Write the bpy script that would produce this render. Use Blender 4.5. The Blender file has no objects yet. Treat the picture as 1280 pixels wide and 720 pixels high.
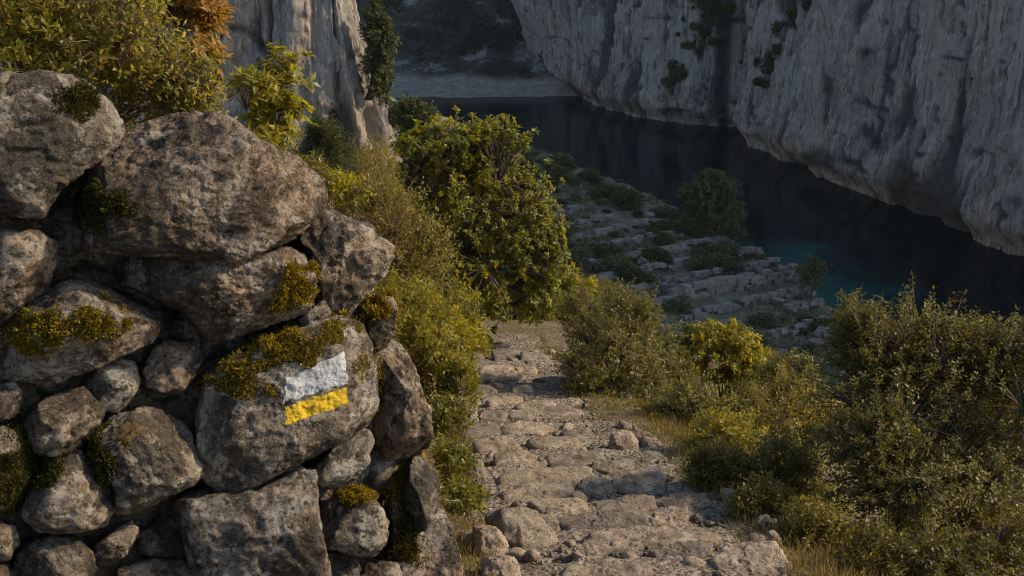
import bpy, bmesh, math, random
import numpy as np
from mathutils import Vector

# ------------------------------------------------------------------ camera, sky, sun, exposure
S = bpy.context.scene
COL = S.collection
PITCH = math.radians(15.0)
FPX = 1545.0                      # focal length in photo pixels (1280 wide)
cam_d = bpy.data.cameras.new('camera')
cam = bpy.data.objects.new('camera', cam_d); COL.objects.link(cam)
cam.location = (0, 0, 0); cam.rotation_euler = (math.pi/2 - PITCH, 0, 0)
cam_d.sensor_width = 36.0; cam_d.lens = 36.0*FPX/1280.0
cam_d.clip_start = 0.05; cam_d.clip_end = 5000
cam_d.dof.use_dof = False
S.camera = cam

SUN_EL, SUN_AZ = math.radians(35), math.radians(88)   # azimuth from +Y (view) towards +X (right)
SUN_DIR = Vector((math.sin(SUN_AZ)*math.cos(SUN_EL), math.cos(SUN_AZ)*math.cos(SUN_EL), math.sin(SUN_EL)))
wd = bpy.data.worlds.new('World'); S.world = wd; wd.use_nodes = True
nt = wd.node_tree; nt.nodes.clear()
sky = nt.nodes.new('ShaderNodeTexSky'); sky.sky_type = 'NISHITA'; sky.sun_disc = False
sky.sun_elevation = SUN_EL; sky.sun_rotation = SUN_AZ
bg = nt.nodes.new('ShaderNodeBackground'); bg.inputs['Strength'].default_value = 0.145
ow = nt.nodes.new('ShaderNodeOutputWorld')
nt.links.new(sky.outputs[0], bg.inputs[0]); nt.links.new(bg.outputs[0], ow.inputs[0])
sl = bpy.data.lights.new('sun', 'SUN'); sl.energy = 4.3; sl.angle = math.radians(2.0); sl.color = (1.0, 0.81, 0.56)
so = bpy.data.objects.new('sun', sl); COL.objects.link(so); so.location = (20, 5, 20)
so.rotation_euler = SUN_DIR.to_track_quat('Z', 'Y').to_euler()
S.view_settings.view_transform = 'Standard'; S.view_settings.look = 'None'
S.view_settings.exposure = 0.42; S.view_settings.gamma = 1.0
S.render.engine = 'CYCLES'
S.cycles.max_bounces = 6; S.cycles.diffuse_bounces = 3; S.cycles.glossy_bounces = 2
S.cycles.transmission_bounces = 4; S.cycles.transparent_max_bounces = 4
S.cycles.use_denoising = True; S.cycles.denoising_prefilter = 'ACCURATE'; S.cycles.filter_width = 1.0
S.cycles.caustics_reflective = False; S.cycles.caustics_refractive = False

# ------------------------------------------------------------------ geometry helpers
F_ = np.array([0, math.cos(PITCH), -math.sin(PITCH)]); U_ = np.array([0, math.sin(PITCH), math.cos(PITCH)]); R_ = np.array([1., 0, 0])
def ray(px, py):
    return F_ + R_*((px-640)/FPX) + U_*((360-py)/FPX)
def at(px, py, Y):
    d = ray(px, py); return d*(Y/d[1])
def at_z(px, py, z):
    d = ray(px, py); return d*(z/d[2])
def to_px(P):
    P = np.asarray(P); w = P@F_
    return 640+FPX*(P@R_)/w, 360-FPX*(P@U_)/w

def _h(ix, iy, iz, seed):
    h = (ix.astype(np.int64)*374761393 + iy.astype(np.int64)*668265263 + iz.astype(np.int64)*2147483647 + seed*974711) & 0xffffffff
    h = ((h ^ (h >> 13))*1274126177) & 0xffffffff
    h = ((h ^ (h >> 16))*2246822519) & 0xffffffff
    return ((h ^ (h >> 15)) & 0xffffff)/8388607.5 - 1.0
def vn(P, seed=0):
    P = np.asarray(P, float); I = np.floor(P).astype(np.int64); f = P-I; w = f*f*f*(f*(f*6-15)+10)
    x, y, z = I[..., 0], I[..., 1], I[..., 2]; r = 0
    for dx in (0, 1):
        wx = w[..., 0] if dx else 1-w[..., 0]
        for dy in (0, 1):
            wy = w[..., 1] if dy else 1-w[..., 1]
            for dz in (0, 1):
                wz = w[..., 2] if dz else 1-w[..., 2]
                r = r + wx*wy*wz*_h(x+dx, y+dy, z+dz, seed)
    return r
def fbm(P, octv=4, seed=0, gain=.5):
    r = 0; a = 1.; t = 0
    P = np.asarray(P, float)
    for k in range(octv):
        r = r + a*vn(P*(2.03**k)+k*7.31, seed+k*17); t += a; a *= gain
    return r/t
def ridged(P, octv=3, seed=0):
    r = 0; a = 1.; t = 0
    P = np.asarray(P, float)
    for k in range(octv):
        r = r + a*(1-2*np.abs(vn(P*(2.1**k)+k*3.7, seed+k*29))); t += a; a *= .5
    return r/t
def sstep(a, b, x):
    t = np.clip((x-a)/(b-a), 0, 1); return t*t*(3-2*t)

def mesh_np(name, V, Fc, smooth=True):
    """V (n,3); Fc (m,k) equal-sized faces or list of such arrays"""
    if not isinstance(Fc, list): Fc = [Fc]
    me = bpy.data.meshes.new(name); V = np.asarray(V, np.float32)
    me.vertices.add(len(V)); me.vertices.foreach_set('co', V.ravel())
    loops = np.concatenate([f.ravel() for f in Fc]).astype(np.int32)
    tot = np.concatenate([np.full(len(f), f.shape[1], np.int32) for f in Fc])
    st = np.concatenate([[0], np.cumsum(tot)[:-1]]).astype(np.int32)
    me.loops.add(len(loops)); me.loops.foreach_set('vertex_index', loops)
    me.polygons.add(len(tot)); me.polygons.foreach_set('loop_start', st); me.polygons.foreach_set('loop_total', tot)
    me.polygons.foreach_set('use_smooth', np.full(len(tot), smooth, bool))
    me.update(calc_edges=True); me.validate()
    return me
def ob(name, me, mat=None, parent=None, loc=None):
    o = bpy.data.objects.new(name, me); COL.objects.link(o)
    if mat is not None and me is not None and not me.materials: me.materials.append(mat)
    if parent is not None: o.parent = parent
    if loc is not None: o.location = loc
    return o
def tag(o, label=None, cat=None, group=None, kind=None):
    if label: o['label'] = label
    if cat: o['category'] = cat
    if group: o['group'] = group
    if kind: o['kind'] = kind
    return o
def empty(name, loc=(0, 0, 0)):
    o = bpy.data.objects.new(name, None); COL.objects.link(o); o.location = loc; o.empty_display_size = .1; return o
def grid_faces(nu, nv):
    i = np.arange(nu-1)[:, None]*nv + np.arange(nv-1)[None, :]
    i = i.ravel(); return np.stack([i, i+nv, i+nv+1, i+1], 1)
def attr(me, name, vals):
    a = me.attributes.new(name, 'FLOAT', 'POINT'); a.data.foreach_set('value', np.asarray(vals, np.float32))

_ico = {}
def ico(sub):
    if sub not in _ico:
        bm = bmesh.new(); bmesh.ops.create_icosphere(bm, subdivisions=sub, radius=1)
        V = np.array([v.co[:] for v in bm.verts]); Fc = np.array([[v.index for v in f.verts] for f in bm.faces]); bm.free()
        _ico[sub] = (V/np.linalg.norm(V, axis=1)[:, None], Fc)
    return _ico[sub]

# ------------------------------------------------------------------ materials
class NT:
    def __init__(s, name):
        s.m = bpy.data.materials.new(name); s.m.use_nodes = True; s.t = s.m.node_tree; s.t.nodes.clear()
        s.out = s.n('ShaderNodeOutputMaterial')
    def n(s, typ, **kw):
        nd = s.t.nodes.new(typ)
        for k, v in kw.items(): setattr(nd, k, v)
        return nd
    def l(s, a, b): s.t.links.new(a, b)
    def coord(s, kind='Object', scale=(1, 1, 1)):
        tc = s.n('ShaderNodeTexCoord'); mp = s.n('ShaderNodeMapping'); mp.inputs['Scale'].default_value = scale
        s.l(tc.outputs[kind], mp.inputs[0]); return mp.outputs[0]
    def pos(s, scale=(1, 1, 1)):
        g = s.n('ShaderNodeNewGeometry'); mp = s.n('ShaderNodeMapping'); mp.inputs['Scale'].default_value = scale
        s.l(g.outputs['Position'], mp.inputs[0]); return mp.outputs[0]
    def noise(s, vec, scale, detail=5, rough=.6, dist=0):
        nd = s.n('ShaderNodeTexNoise'); nd.inputs['Scale'].default_value = scale; nd.inputs['Detail'].default_value = detail
        nd.inputs['Roughness'].default_value = rough; nd.inputs['Distortion'].default_value = dist
        s.l(vec, nd.inputs['Vector']); return nd.outputs['Fac']
    def voro(s, vec, scale, feature='F1'):
        nd = s.n('ShaderNodeTexVoronoi', feature=feature); nd.inputs['Scale'].default_value = scale; s.l(vec, nd.inputs['Vector']); return nd.outputs['Distance']
    def ramp(s, fac, stops):
        r = s.n('ShaderNodeValToRGB'); e = r.color_ramp.elements
        while len(e) < len(stops): e.new(.5)
        for q, (p, c) in zip(e, stops):
            q.position = p; q.color = (c, c, c, 1) if isinstance(c, (int, float)) else (*c, 1)
        s.l(fac, r.inputs[0]); return r.outputs[0]
    def mix(s, fac, a, b, mode='MIX'):
        m = s.n('ShaderNodeMix', data_type='RGBA', blend_type=mode)
        for inp, v in ((m.inputs[0], fac), (m.inputs[6], a), (m.inputs[7], b)):
            if hasattr(v, 'is_output') or hasattr(v, 'links'): s.l(v, inp)
            elif isinstance(v, (int, float)): inp.default_value = v if inp == m.inputs[0] else (v, v, v, 1)
            else: inp.default_value = (*v, 1)
        return m.outputs[2]
    def math(s, op, a, b=0., clamp=False):
        m = s.n('ShaderNodeMath', operation=op, use_clamp=clamp)
        for i, v in enumerate((a, b)):
            if isinstance(v, (int, float)): m.inputs[i].default_value = v
            else: s.l(v, m.inputs[i])
        return m.outputs[0]
    def bump(s, h, strength, dist, normal=None):
        b = s.n('ShaderNodeBump'); b.inputs['Strength'].default_value = strength; b.inputs['Distance'].default_value = dist
        s.l(h, b.inputs['Height'])
        if normal is not None: s.l(normal, b.inputs['Normal'])
        return b.outputs[0]
    def bsdf(s, col, rough=.9, normal=None, spec=.3):
        b = s.n('ShaderNodeBsdfPrincipled')
        if isinstance(col, tuple): b.inputs['Base Color'].default_value = (*col, 1)
        else: s.l(col, b.inputs['Base Color'])
        if isinstance(rough, (int, float)): b.inputs['Roughness'].default_value = rough
        else: s.l(rough, b.inputs['Roughness'])
        b.inputs['Specular IOR Level'].default_value = spec
        if normal is not None: s.l(normal, b.inputs['Normal'])
        s.l(b.outputs[0], s.out.inputs[0]); return b

def m_wall_rock():
    s = NT('wall_limestone'); v = s.pos()
    big = s.noise(v, 2.6, 4, .6); mid = s.noise(v, 11, 10, .78, .3); fine = s.noise(v, 55, 8, .8); grit = s.noise(v, 150, 4, .8); pit = s.voro(v, 46)
    base = s.ramp(mid, [(.36, (.065, .055, .045)), (.44, (.18, .155, .128)), (.51, (.34, .30, .255)), (.60, (.55, .505, .445))])
    warm = s.mix(s.ramp(big, [(.44, 0.), (.62, .6)]), base, s.mix(1., base, (1.0, .80, .60), 'MULTIPLY'))
    fineD = s.ramp(fine, [(.42, .8), (.47, 0.)]); warm = s.mix(fineD, warm, (.045, .037, .028))
    lich = s.ramp(s.noise(v, 6, 10, .70, .5), [(.53, 0.), (.56, 1.)])
    warm = s.mix(s.math('MULTIPLY', lich, .8), warm, s.ramp(fine, [(.42, (.16, .15, .13)), (.52, (.52, .50, .46))]))
    dark = s.ramp(s.noise(v, 4.2, 10, .72, .4), [(.495, 0.), (.535, 1.)])
    warm = s.mix(s.math('MULTIPLY', dark, .85), warm, s.ramp(fine, [(.40, (.022, .019, .015)), (.58, (.10, .085, .068))]))
    spots = s.ramp(s.noise(v, 19, 8, .75), [(.56, 0.), (.59, .8)])
    warm = s.mix(spots, warm, (.05, .042, .033))
    och = s.ramp(s.noise(v, 7.7, 8, .72, .5), [(.60, 0.), (.64, .6)])
    warm = s.mix(och, warm, (.26, .165, .05))
    warm = s.mix(s.ramp(grit, [(.57, 0.), (.63, .4)]), warm, (.58, .53, .46))
    oi = s.n('ShaderNodeObjectInfo'); warm = s.mix(1., warm, s.ramp(oi.outputs['Random'], [(0., (.72, .70, .68)), (.35, (1.12, 1.08, 1.02)), (.65, (.92, .82, .72)), (1., (1.3, 1.26, 1.2))]), 'MULTIPLY')
    a = s.n('ShaderNodeAttribute', attribute_name='moss')
    mm = s.math('GREATER_THAN', s.math('ADD', a.outputs['Fac'], s.math('MULTIPLY', s.noise(v, 40, 5, .7), .6)), .72)
    col = s.mix(mm, warm, s.ramp(s.noise(v, 90, 3), [(.3, (.04, .035, .008)), (.7, (.16, .12, .016))]))
    n1 = s.bump(mid, 1., .07); n2 = s.bump(fine, 1., .035, n1); n3 = s.bump(s.ramp(pit, [(0., 0.), (.3, 1.)]), .6, .008, n2); n4 = s.bump(grit, .8, .005, n3)
    s.bsdf(col, .88, n4, .2); return s.m
def m_step_rock():
    s = NT('step_limestone'); v = s.pos()
    mid = s.noise(v, 9, 7, .66, .5); fine = s.noise(v, 60, 6, .7)
    base = s.ramp(mid, [(.30, (.11, .085, .062)), (.5, (.29, .24, .18)), (.68, (.44, .38, .30))])
    g = s.ramp(s.noise(v, 2.6, 4), [(.42, 0.), (.6, .7)])
    base = s.mix(g, base, s.mix(1., base, (.70, .70, .70), 'MULTIPLY'))
    base = s.mix(s.ramp(s.noise(v, 5.1, 6, .7), [(.56, 0.), (.68, .7)]), base, (.12, .10, .07))
    base = s.mix(s.ramp(fine, [(.39, .85), (.45, 0.)]), base, (.06, .048, .036)); base = s.mix(s.ramp(s.noise(v, 130, 4, .8), [(.56, 0.), (.62, .35)]), base, (.58, .51, .42))
    oi = s.n('ShaderNodeObjectInfo'); base = s.mix(1., base, s.ramp(oi.outputs['Random'], [(0., (.66, .66, .66)), (.5, (1.05, 1., .95)), (1., (1.22, 1.16, 1.08))]), 'MULTIPLY')
    n1 = s.bump(mid, 1., .04); n2 = s.bump(fine, 1., .014, n1)
    s.bsdf(base, .9, n2, .25); return s.m
def m_ground():
    s = NT('stony_soil'); v = s.pos()
    a = s.noise(v, 2.2, 6, .65); b = s.noise(v, 26, 6, .7); p = s.voro(v, 38)
    c = s.ramp(b, [(.3, (.055, .04, .024)), (.5, (.16, .125, .08)), (.7, (.30, .25, .18))])
    c = s.mix(s.ramp(a, [(.45, 0.), (.6, .75)]), c, s.ramp(b, [(.3, (.05, .045, .015)), (.7, (.17, .14, .05))]))
    n1 = s.bump(b, .8, .03); n2 = s.bump(p, .6, .015, n1)
    s.bsdf(c, .95, n2, .15); return s.m
def m_path():
    s = NT('trodden_gravel'); v = s.pos()
    b = s.noise(v, 42, 8, .8); p = s.voro(v, 45); a = s.noise(v, 3, 5)
    c = s.ramp(b, [(.40, (.05, .04, .03)), (.5, (.22, .18, .135)), (.60, (.46, .40, .32))])
    c = s.mix(s.ramp(a, [(.45, 0.), (.65, .5)]), c, (.10, .08, .05))
    n1 = s.bump(b, .9, .02); n2 = s.bump(p, .9, .02, n1)
    s.bsdf(c, .95, n2, .15); return s.m
def m_cliff(name, tint=(1, 1, 1), scale=1., warm=.35):
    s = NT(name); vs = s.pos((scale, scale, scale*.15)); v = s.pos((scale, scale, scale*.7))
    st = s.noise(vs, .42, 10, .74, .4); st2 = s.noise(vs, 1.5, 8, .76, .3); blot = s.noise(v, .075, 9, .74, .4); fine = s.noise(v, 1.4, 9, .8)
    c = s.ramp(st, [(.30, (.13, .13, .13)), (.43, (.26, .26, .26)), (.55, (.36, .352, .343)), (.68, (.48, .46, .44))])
    c = s.mix(s.ramp(blot, [(.53, 0.), (.60, .8)]), c, s.mix(1., c, (.38, .39, .39), 'MULTIPLY'))
    o = s.noise(vs, .22, 6, .65)
    c = s.mix(s.math('MULTIPLY', s.ramp(o, [(.5, 0.), (.62, 1.)]), warm), c, (.44, .29, .19))
    c = s.mix(s.ramp(st2, [(.36, .6), (.45, 0.)]), c, (.10, .10, .10))
    c = s.mix(s.ramp(fine, [(.38, .55), (.46, 0.)]), c, (.09, .09, .09))
    c = s.mix(s.ramp(s.noise(vs, 2.4, 8, .75), [(.53, 0.), (.59, .55)]), c, (.60, .58, .55))
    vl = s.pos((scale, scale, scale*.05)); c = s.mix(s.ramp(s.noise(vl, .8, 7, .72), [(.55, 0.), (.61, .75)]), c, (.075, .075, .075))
    k = s.n('ShaderNodeAttribute', attribute_name='crack'); c = s.mix(s.math('MULTIPLY', k.outputs['Fac'], .85), c, (.045, .045, .045))
    a = s.n('ShaderNodeAttribute', attribute_name='wet')
    c = s.mix(s.math('MULTIPLY', a.outputs['Fac'], .5), c, s.mix(1., c, (1.25, 1.0, .78), 'MULTIPLY'))
    c = s.mix(1., c, tint, 'MULTIPLY')
    n1 = s.bump(st, .8, 1./scale); n2 = s.bump(st2, .9, .5/scale, n1); n3 = s.bump(fine, .9, .4/scale, n2)
    s.bsdf(c, .9, n3, .15); return s.m
def m_leaf(name, c1, c2, c3, trans=.45, rough=.42, spec=.5):
    s = NT(name); g = s.n('ShaderNodeNewGeometry')
    col = s.ramp(g.outputs['Random Per Island'], [(0., c1), (.55, c2), (1., c3)])
    b = s.bsdf(col, rough, None, spec)
    tr = s.n('ShaderNodeBsdfTranslucent'); s.l(s.mix(1., col, (1.9, 1.8, .7), 'MULTIPLY'), tr.inputs[0])
    mx = s.n('ShaderNodeMixShader'); mx.inputs[0].default_value = trans
    s.l(b.outputs[0], mx.inputs[1]); s.l(tr.outputs[0], mx.inputs[2]); s.l(mx.outputs[0], s.out.inputs[0]); return s.m
def m_plain(name, c1, c2, scale, rough=.9, bump=.01):
    s = NT(name); v = s.pos(); n = s.noise(v, scale, 6, .7)
    s.bsdf(s.ramp(n, [(.3, c1), (.7, c2)]), rough, s.bump(n, .8, bump), .2); return s.m
def m_paint(name, c, worn):
    s = NT(name); v = s.pos(); n = s.noise(v, 90, 6, .75); w = s.noise(v, 22, 5, .7)
    col = s.mix(s.ramp(n, [(.40, .9), (.47, 0.)]), c, worn); col = s.mix(s.ramp(w, [(.52, 0.), (.66, .6)]), col, worn)
    s.bsdf(col, .65, s.bump(n, 1., .010), .3); return s.m
def m_shore():
    s = NT('shingle_and_slope'); v = s.pos(); a = s.n('ShaderNodeAttribute', attribute_name='veg'); n = s.noise(v, .35, 6, .7); n2 = s.noise(v, .07, 8, .75)
    b = s.ramp(n, [(.35, (.18, .155, .12)), (.65, (.36, .315, .25))]); d = s.ramp(n2, [(.4, (.02, .024, .016)), (.52, (.06, .06, .045)), (.58, (.20, .195, .18)), (.7, (.32, .31, .29))])
    s.bsdf(s.mix(a.outputs['Fac'], b, d), .95, s.bump(n, .8, .3), .1); return s.m
def m_water():
    s = NT('water'); v = s.pos()
    n = s.noise(s.pos((.5, 1., 1.)), .55, 4, .6)
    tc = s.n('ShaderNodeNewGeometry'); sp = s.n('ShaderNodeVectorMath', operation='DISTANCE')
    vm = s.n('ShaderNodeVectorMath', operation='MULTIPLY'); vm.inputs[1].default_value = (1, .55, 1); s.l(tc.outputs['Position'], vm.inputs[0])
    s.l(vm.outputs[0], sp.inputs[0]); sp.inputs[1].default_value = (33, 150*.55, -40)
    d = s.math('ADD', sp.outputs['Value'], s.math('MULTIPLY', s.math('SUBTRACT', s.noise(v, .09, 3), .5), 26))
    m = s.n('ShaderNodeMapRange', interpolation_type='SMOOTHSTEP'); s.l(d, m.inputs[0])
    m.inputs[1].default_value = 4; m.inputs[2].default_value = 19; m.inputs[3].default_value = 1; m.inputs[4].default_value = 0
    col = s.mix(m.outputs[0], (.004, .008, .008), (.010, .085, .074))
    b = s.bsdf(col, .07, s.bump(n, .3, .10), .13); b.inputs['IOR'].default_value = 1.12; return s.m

M = dict(
    wall=m_wall_rock(), step=m_step_rock(), ground=m_ground(), path=m_path(),
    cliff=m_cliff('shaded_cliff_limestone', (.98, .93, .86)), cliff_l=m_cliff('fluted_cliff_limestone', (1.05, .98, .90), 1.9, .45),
    terr=m_plain('terrace_scree', (.05, .052, .03), (.19, .185, .135), .9, .95, .2),
    block=m_plain('terrace_block_limestone', (.075, .074, .066), (.25, .245, .225), 1.3, .9, .08),
    beach=m_shore(),
    slope=m_plain('wooded_slope_soil', (.035, .04, .03), (.10, .10, .085), .12, .95, .4),
    core=m_plain('rubble_core', (.03, .025, .02), (.09, .075, .06), 14, .95, .02),
    bark=m_plain('grey_brown_bark', (.06, .045, .032), (.19, .145, .10), 60, .9, .004),
    twig=m_plain('red_brown_twig', (.10, .06, .035), (.24, .15, .085), 40, .8, .003),
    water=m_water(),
    white=m_paint('white_paint', (.47, .48, .50), (.21, .20, .19)), yellow=m_paint('yellow_paint', (.68, .44, .015), (.33, .20, .03)),
    moss=m_leaf('golden_moss', (.08, .065, .008), (.20, .145, .013), (.34, .23, .018), .25, .8, .1),
    moss_d=m_leaf('dark_moss', (.020, .022, .006), (.045, .042, .009), (.08, .068, .012), .2, .85, .1),
    lf_shrub=m_leaf('broad_green_leaf', (.075, .092, .012), (.145, .15, .018), (.26, .215, .026), .52),
    lf_olive=m_leaf('grey_olive_leaf', (.07, .072, .014), (.125, .112, .020), (.22, .17, .034), .42, .42, .4),
    lf_dark=m_leaf('dark_evergreen_leaf', (.05, .05, .009), (.10, .088, .013), (.20, .15, .022), .5, .40, .4),
    lf_yellow=m_leaf('yellow_green_leaf', (.12, .135, .010), (.22, .205, .014), (.33, .25, .02), .58),
    lf_orange=m_leaf('orange_autumn_leaf', (.20, .10, .010), (.28, .15, .013), (.30, .20, .018), .5),
    lf_twiggy=m_leaf('small_olive_leaf', (.10, .098, .016), (.165, .145, .021), (.27, .20, .034), .5),
    lf_jun=m_leaf('juniper_needle', (.035, .05, .016), (.055, .07, .02), (.09, .095, .028), .25, .6, .3),
    lf_far=m_leaf('garrigue_leaf', (.036, .045, .018), (.068, .075, .030), (.12, .12, .055), .2, .7, .2),
    lf_fg=m_leaf('grey_garrigue_leaf', (.06, .07, .034), (.10, .11, .05), (.15, .15, .08), .2, .7, .2),
    lf_farw=m_leaf('far_wood_leaf', (.012, .016, .010), (.03, .036, .022), (.07, .075, .05), .15, .8, .1),
    grass=m_leaf('dry_grass_blade', (.09, .065, .025), (.16, .115, .045), (.28, .21, .10), .35, .6, .3),
    herb=m_leaf('green_herb_leaf', (.07, .09, .012), (.14, .14, .018), (.24, .18, .025), .5),
)

# ------------------------------------------------------------------ terrain heights (eye is at z = 0, water at -40)
WATER = -40.0
def xc(y): return .50 - .0617*(np.clip(y, 0, 16)-4.8)
def zpath(y):
    y = np.asarray(y, float)
    return np.where(y < 13.2, -(1.6+.2*y), np.where(y < 15.2, -4.24-.10*(y-13.2), -4.44-.50*(y-15.2)))
WA, WB = np.array([-1.55, 3.62]), np.array([-.30, 4.32])          # plan line of the wall face, left end to corner
WT = (WB-WA)/np.linalg.norm(WB-WA); WN = np.array([WT[1], -WT[0]])  # WN points to the viewer's side
def hill(x, y):
    t = x-xc(y); z = zpath(y)
    s = np.clip(-(t+.78), 0, None)
    rise = 1.0*sstep(0, .75, s)+.38*np.clip(s-.5, 0, 8)+.2*np.clip(s-8.5, 0, 30)
    front = (x-WA[0])*WN[0]+(y-WA[1])*WN[1]
    inw = sstep(.06, -.22, front)
    rise = np.where(y < 5.2, rise*inw, rise)
    rise = rise*sstep(60, 18, y)*1.0
    drop = -.26*np.clip(t-.75, 0, 3)-.42*np.clip(t-3.75, 0, 60)
    P = np.stack([x*1.3, y*1.3, 0*x], -1)
    n = .05*fbm(P, 3, 5)*np.clip(np.abs(t)-.5, 0, 1) + .5*fbm(P*.12, 3, 9)*np.clip((np.abs(t)-2)/6, 0, 1)
    return z+rise+drop+n
SQ = np.array([-.62, .79])                          # direction of rising terraces on the spur
RIM = np.array([(30., 66.), (27, 84), (23, 98), (13.4, 112), (4, 120), (-12, 131), (-40, 142)])
def rim_d(x, y):
    """signed distance to the rim, positive on the spur's land side"""
    best = np.full(x.shape, 1e9); sg = np.zeros(x.shape)
    for a, b in zip(RIM[:-1], RIM[1:]):
        e = b-a; L = e@e
        t = np.clip(((x-a[0])*e[0]+(y-a[1])*e[1])/L, 0, 1)
        dx, dy = x-(a[0]+t*e[0]), y-(a[1]+t*e[1]); d = np.hypot(dx, dy)
        cr = e[0]*dy-e[1]*dx
        m = d < best; best = np.where(m, d, best); sg = np.where(m, np.sign(cr), sg)
    return best*sg
STEP_Q, STEP_H = 2.4, .53
def terr_q(x, y):
    return (x-9)*SQ[0]+(y-87)*SQ[1]+.9*fbm(np.stack([x*.09, y*.09, 0*x], -1), 2, 3)
def spur(x, y):
    q = terr_q(x, y); k = np.floor(q/STEP_Q); f = q/STEP_Q-k
    z = -25.3+STEP_H*(k+sstep(0, .12, f)*.72+.28*f)
    z = np.where(q < -14, -25.3-3.1+.35*(q+14), z)
    d = rim_d(x, y)
    return np.where(d >= 0, z, z+1.5*d) + .25*fbm(np.stack([x*.5, y*.5, 0*x], -1), 3, 8)
def H(x, y):
    x = np.asarray(x, float); y = np.asarray(y, float)
    h = np.where(y > 62, hill(x, y)-(y-62)*1.5, hill(x, y))
    h = h-np.clip(x-16, 0, 60)*.35
    s = np.where(y > 50, spur(x, y), -60)
    return np.maximum(np.maximum(h, s), -46)

def sheet(name, xs, ys, mat, hf=H, kind='structure', parent=None):
    X, Y = np.meshgrid(xs, ys, indexing='ij'); Z = hf(X, Y)
    me = mesh_np(name, np.stack([X.ravel(), Y.ravel(), Z.ravel()], 1), grid_faces(len(xs), len(ys)))
    return tag(ob(name, me, mat, parent), kind=kind)
def dens(a, b, c, d0, d1):
    """coordinates a..b, dense (step d0) around c, growing towards d1"""
    out = [c]; st = d0
    while out[-1] < b: out.append(out[-1]+st); st = min(st*1.05, d1)
    lo = [c]; st = d0
    while lo[-1] > a: lo.append(lo[-1]-st); st = min(st*1.05, d1)
    return np.array(lo[:0:-1]+out)
g_h = lambda x, y: np.where((x-xc(y) > -.62) & (x-xc(y) < .62-.30*sstep(6.5, 9.5, y)) & (y > 3.2) & (y < 13.9), H(x, y)-.09, H(x, y))
sheet('ground', dens(-40, 60, -.2, .05, 1.0), dens(-8, 62, 6, .05, .8), M['ground'], g_h)
sheet('terraced_hillside', np.arange(-70, 75, .45), np.arange(58, 150, .45), M['terr'], lambda x, y: H(x, y)-.25*(y < 62))
w = mesh_np('water', np.array([(-600, 30, WATER), (600, 30, WATER), (600, 1200, WATER), (-600, 1200, WATER)]), np.array([[0, 1, 2, 3]]))
tag(ob('water', w, M['water']), kind='structure')

# ------------------------------------------------------------------ cliffs
def resample(P, n):
    P = np.asarray(P, float); s = np.concatenate([[0], np.cumsum(np.linalg.norm(np.diff(P, axis=0), axis=1))])
    t = np.linspace(0, s[-1], n); return np.stack([np.interp(t, s, P[:, k]) for k in range(P.shape[1])], 1)
def smooth_line(P, it):
    P = P.copy()
    for _ in range(it): P[1:-1] = .25*P[:-2]+.5*P[1:-1]+.25*P[2:]
    return P
def cliff(name, base, nu, zs, mat, seed, lean, amp=(4, 1.6, .5), sc=1., sm=8, wetz=4., notch=1., vz=1., gr=.7):
    """base: plan polyline (x, y) whose LEFT-hand side (turned +90 deg) faces into the open gorge; zs: heights"""
    B = smooth_line(resample(base, nu), sm)
    T = np.gradient(B, axis=0); T /= np.linalg.norm(T, axis=1)[:, None]
    T = smooth_line(T, 40); T /= np.linalg.norm(T, axis=1)[:, None]
    N = np.stack([-T[:, 1], T[:, 0]], 1)
    Zg = np.asarray(zs, float)
    X = np.repeat(B[:, None, :], len(Zg), 1); Zv = np.repeat(Zg[None, :], nu, 0)
    P3 = np.stack([X[..., 0], X[..., 1], Zv], -1)
    def facet(v_, st_, sh): q_ = v_/st_; f_ = q_-np.floor(q_); return (np.floor(q_)+sstep(.5-sh, .5+sh, f_))*st_
    wv_ = fbm(P3/(5*sc), 3, seed+60)[..., None]*np.array([.10, .10, .25])
    d = facet(amp[0]*fbm(P3*np.array([1, 1, .35*vz])/(26*sc)+wv_*.5, 3, seed), 1.5*sc, .22)*.75
    d += facet(amp[1]*1.3*fbm(P3*np.array([1, 1, .28*vz])/(8*sc)+wv_, 3, seed+5), .55*sc, .16)
    d += .25*amp[1]*facet(fbm(P3*np.array([.5, .5, 1.*vz])/(6*sc)+wv_, 3, seed+7), .3, .15)/.3*.3
    d += amp[2]*.6*(1+1.2*sstep(18*sc, 3*sc, Zv-WATER)*notch)*ridged(P3*np.array([1, 1, .10*vz])/(2.6*sc), 3, seed+9)
    d += amp[2]*gr*.6*fbm(P3/(1.5*sc), 4, seed+13, .6)
    crack = np.clip(ridged(P3*np.array([1, 1, .18])/(14*sc), 2, seed+21)-.72, 0, 1)
    d -= crack*amp[1]*5
    cr2 = np.clip(ridged(P3*np.array([1, 1, .3*vz])/(5.5*sc)+.3*fbm(P3/(4*sc), 2, seed+30)[..., None], 2, seed+33)-.70, 0, 1); d -= cr2*amp[1]*2.2
    cr3 = np.clip(ridged(P3*np.array([.5, .5, 1.1*vz])/(11*sc), 2, seed+37)-.80, 0, 1); d -= cr3*amp[1]*3
    hz = Zv-WATER
    d += notch*(-3.0*sstep(4.5*sc, 0, hz)+1.5*sstep(14*sc, 4*sc, hz))
    L = lean(np.linspace(0, 1, nu)[:, None], Zv)         # outward shift
    D = (d+L)[..., None]
    XY = X+N[:, None, :]*D
    V = np.concatenate([XY, Zv[..., None]], -1).reshape(-1, 3)
    me = mesh_np(name, V, grid_faces(nu, len(Zg)))
    attr(me, 'wet', (sstep(wetz*2.5, wetz*.3, hz+2*vn(P3/6, seed+2))).ravel())
    attr(me, 'crack', np.clip(crack*9+cr2*6+cr3*6, 0, 1).ravel())
    return tag(ob(name, me, mat), kind='structure')
wl = lambda pts: [tuple(at_z(px, py, WATER)[:2]) for px, py in pts]
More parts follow.
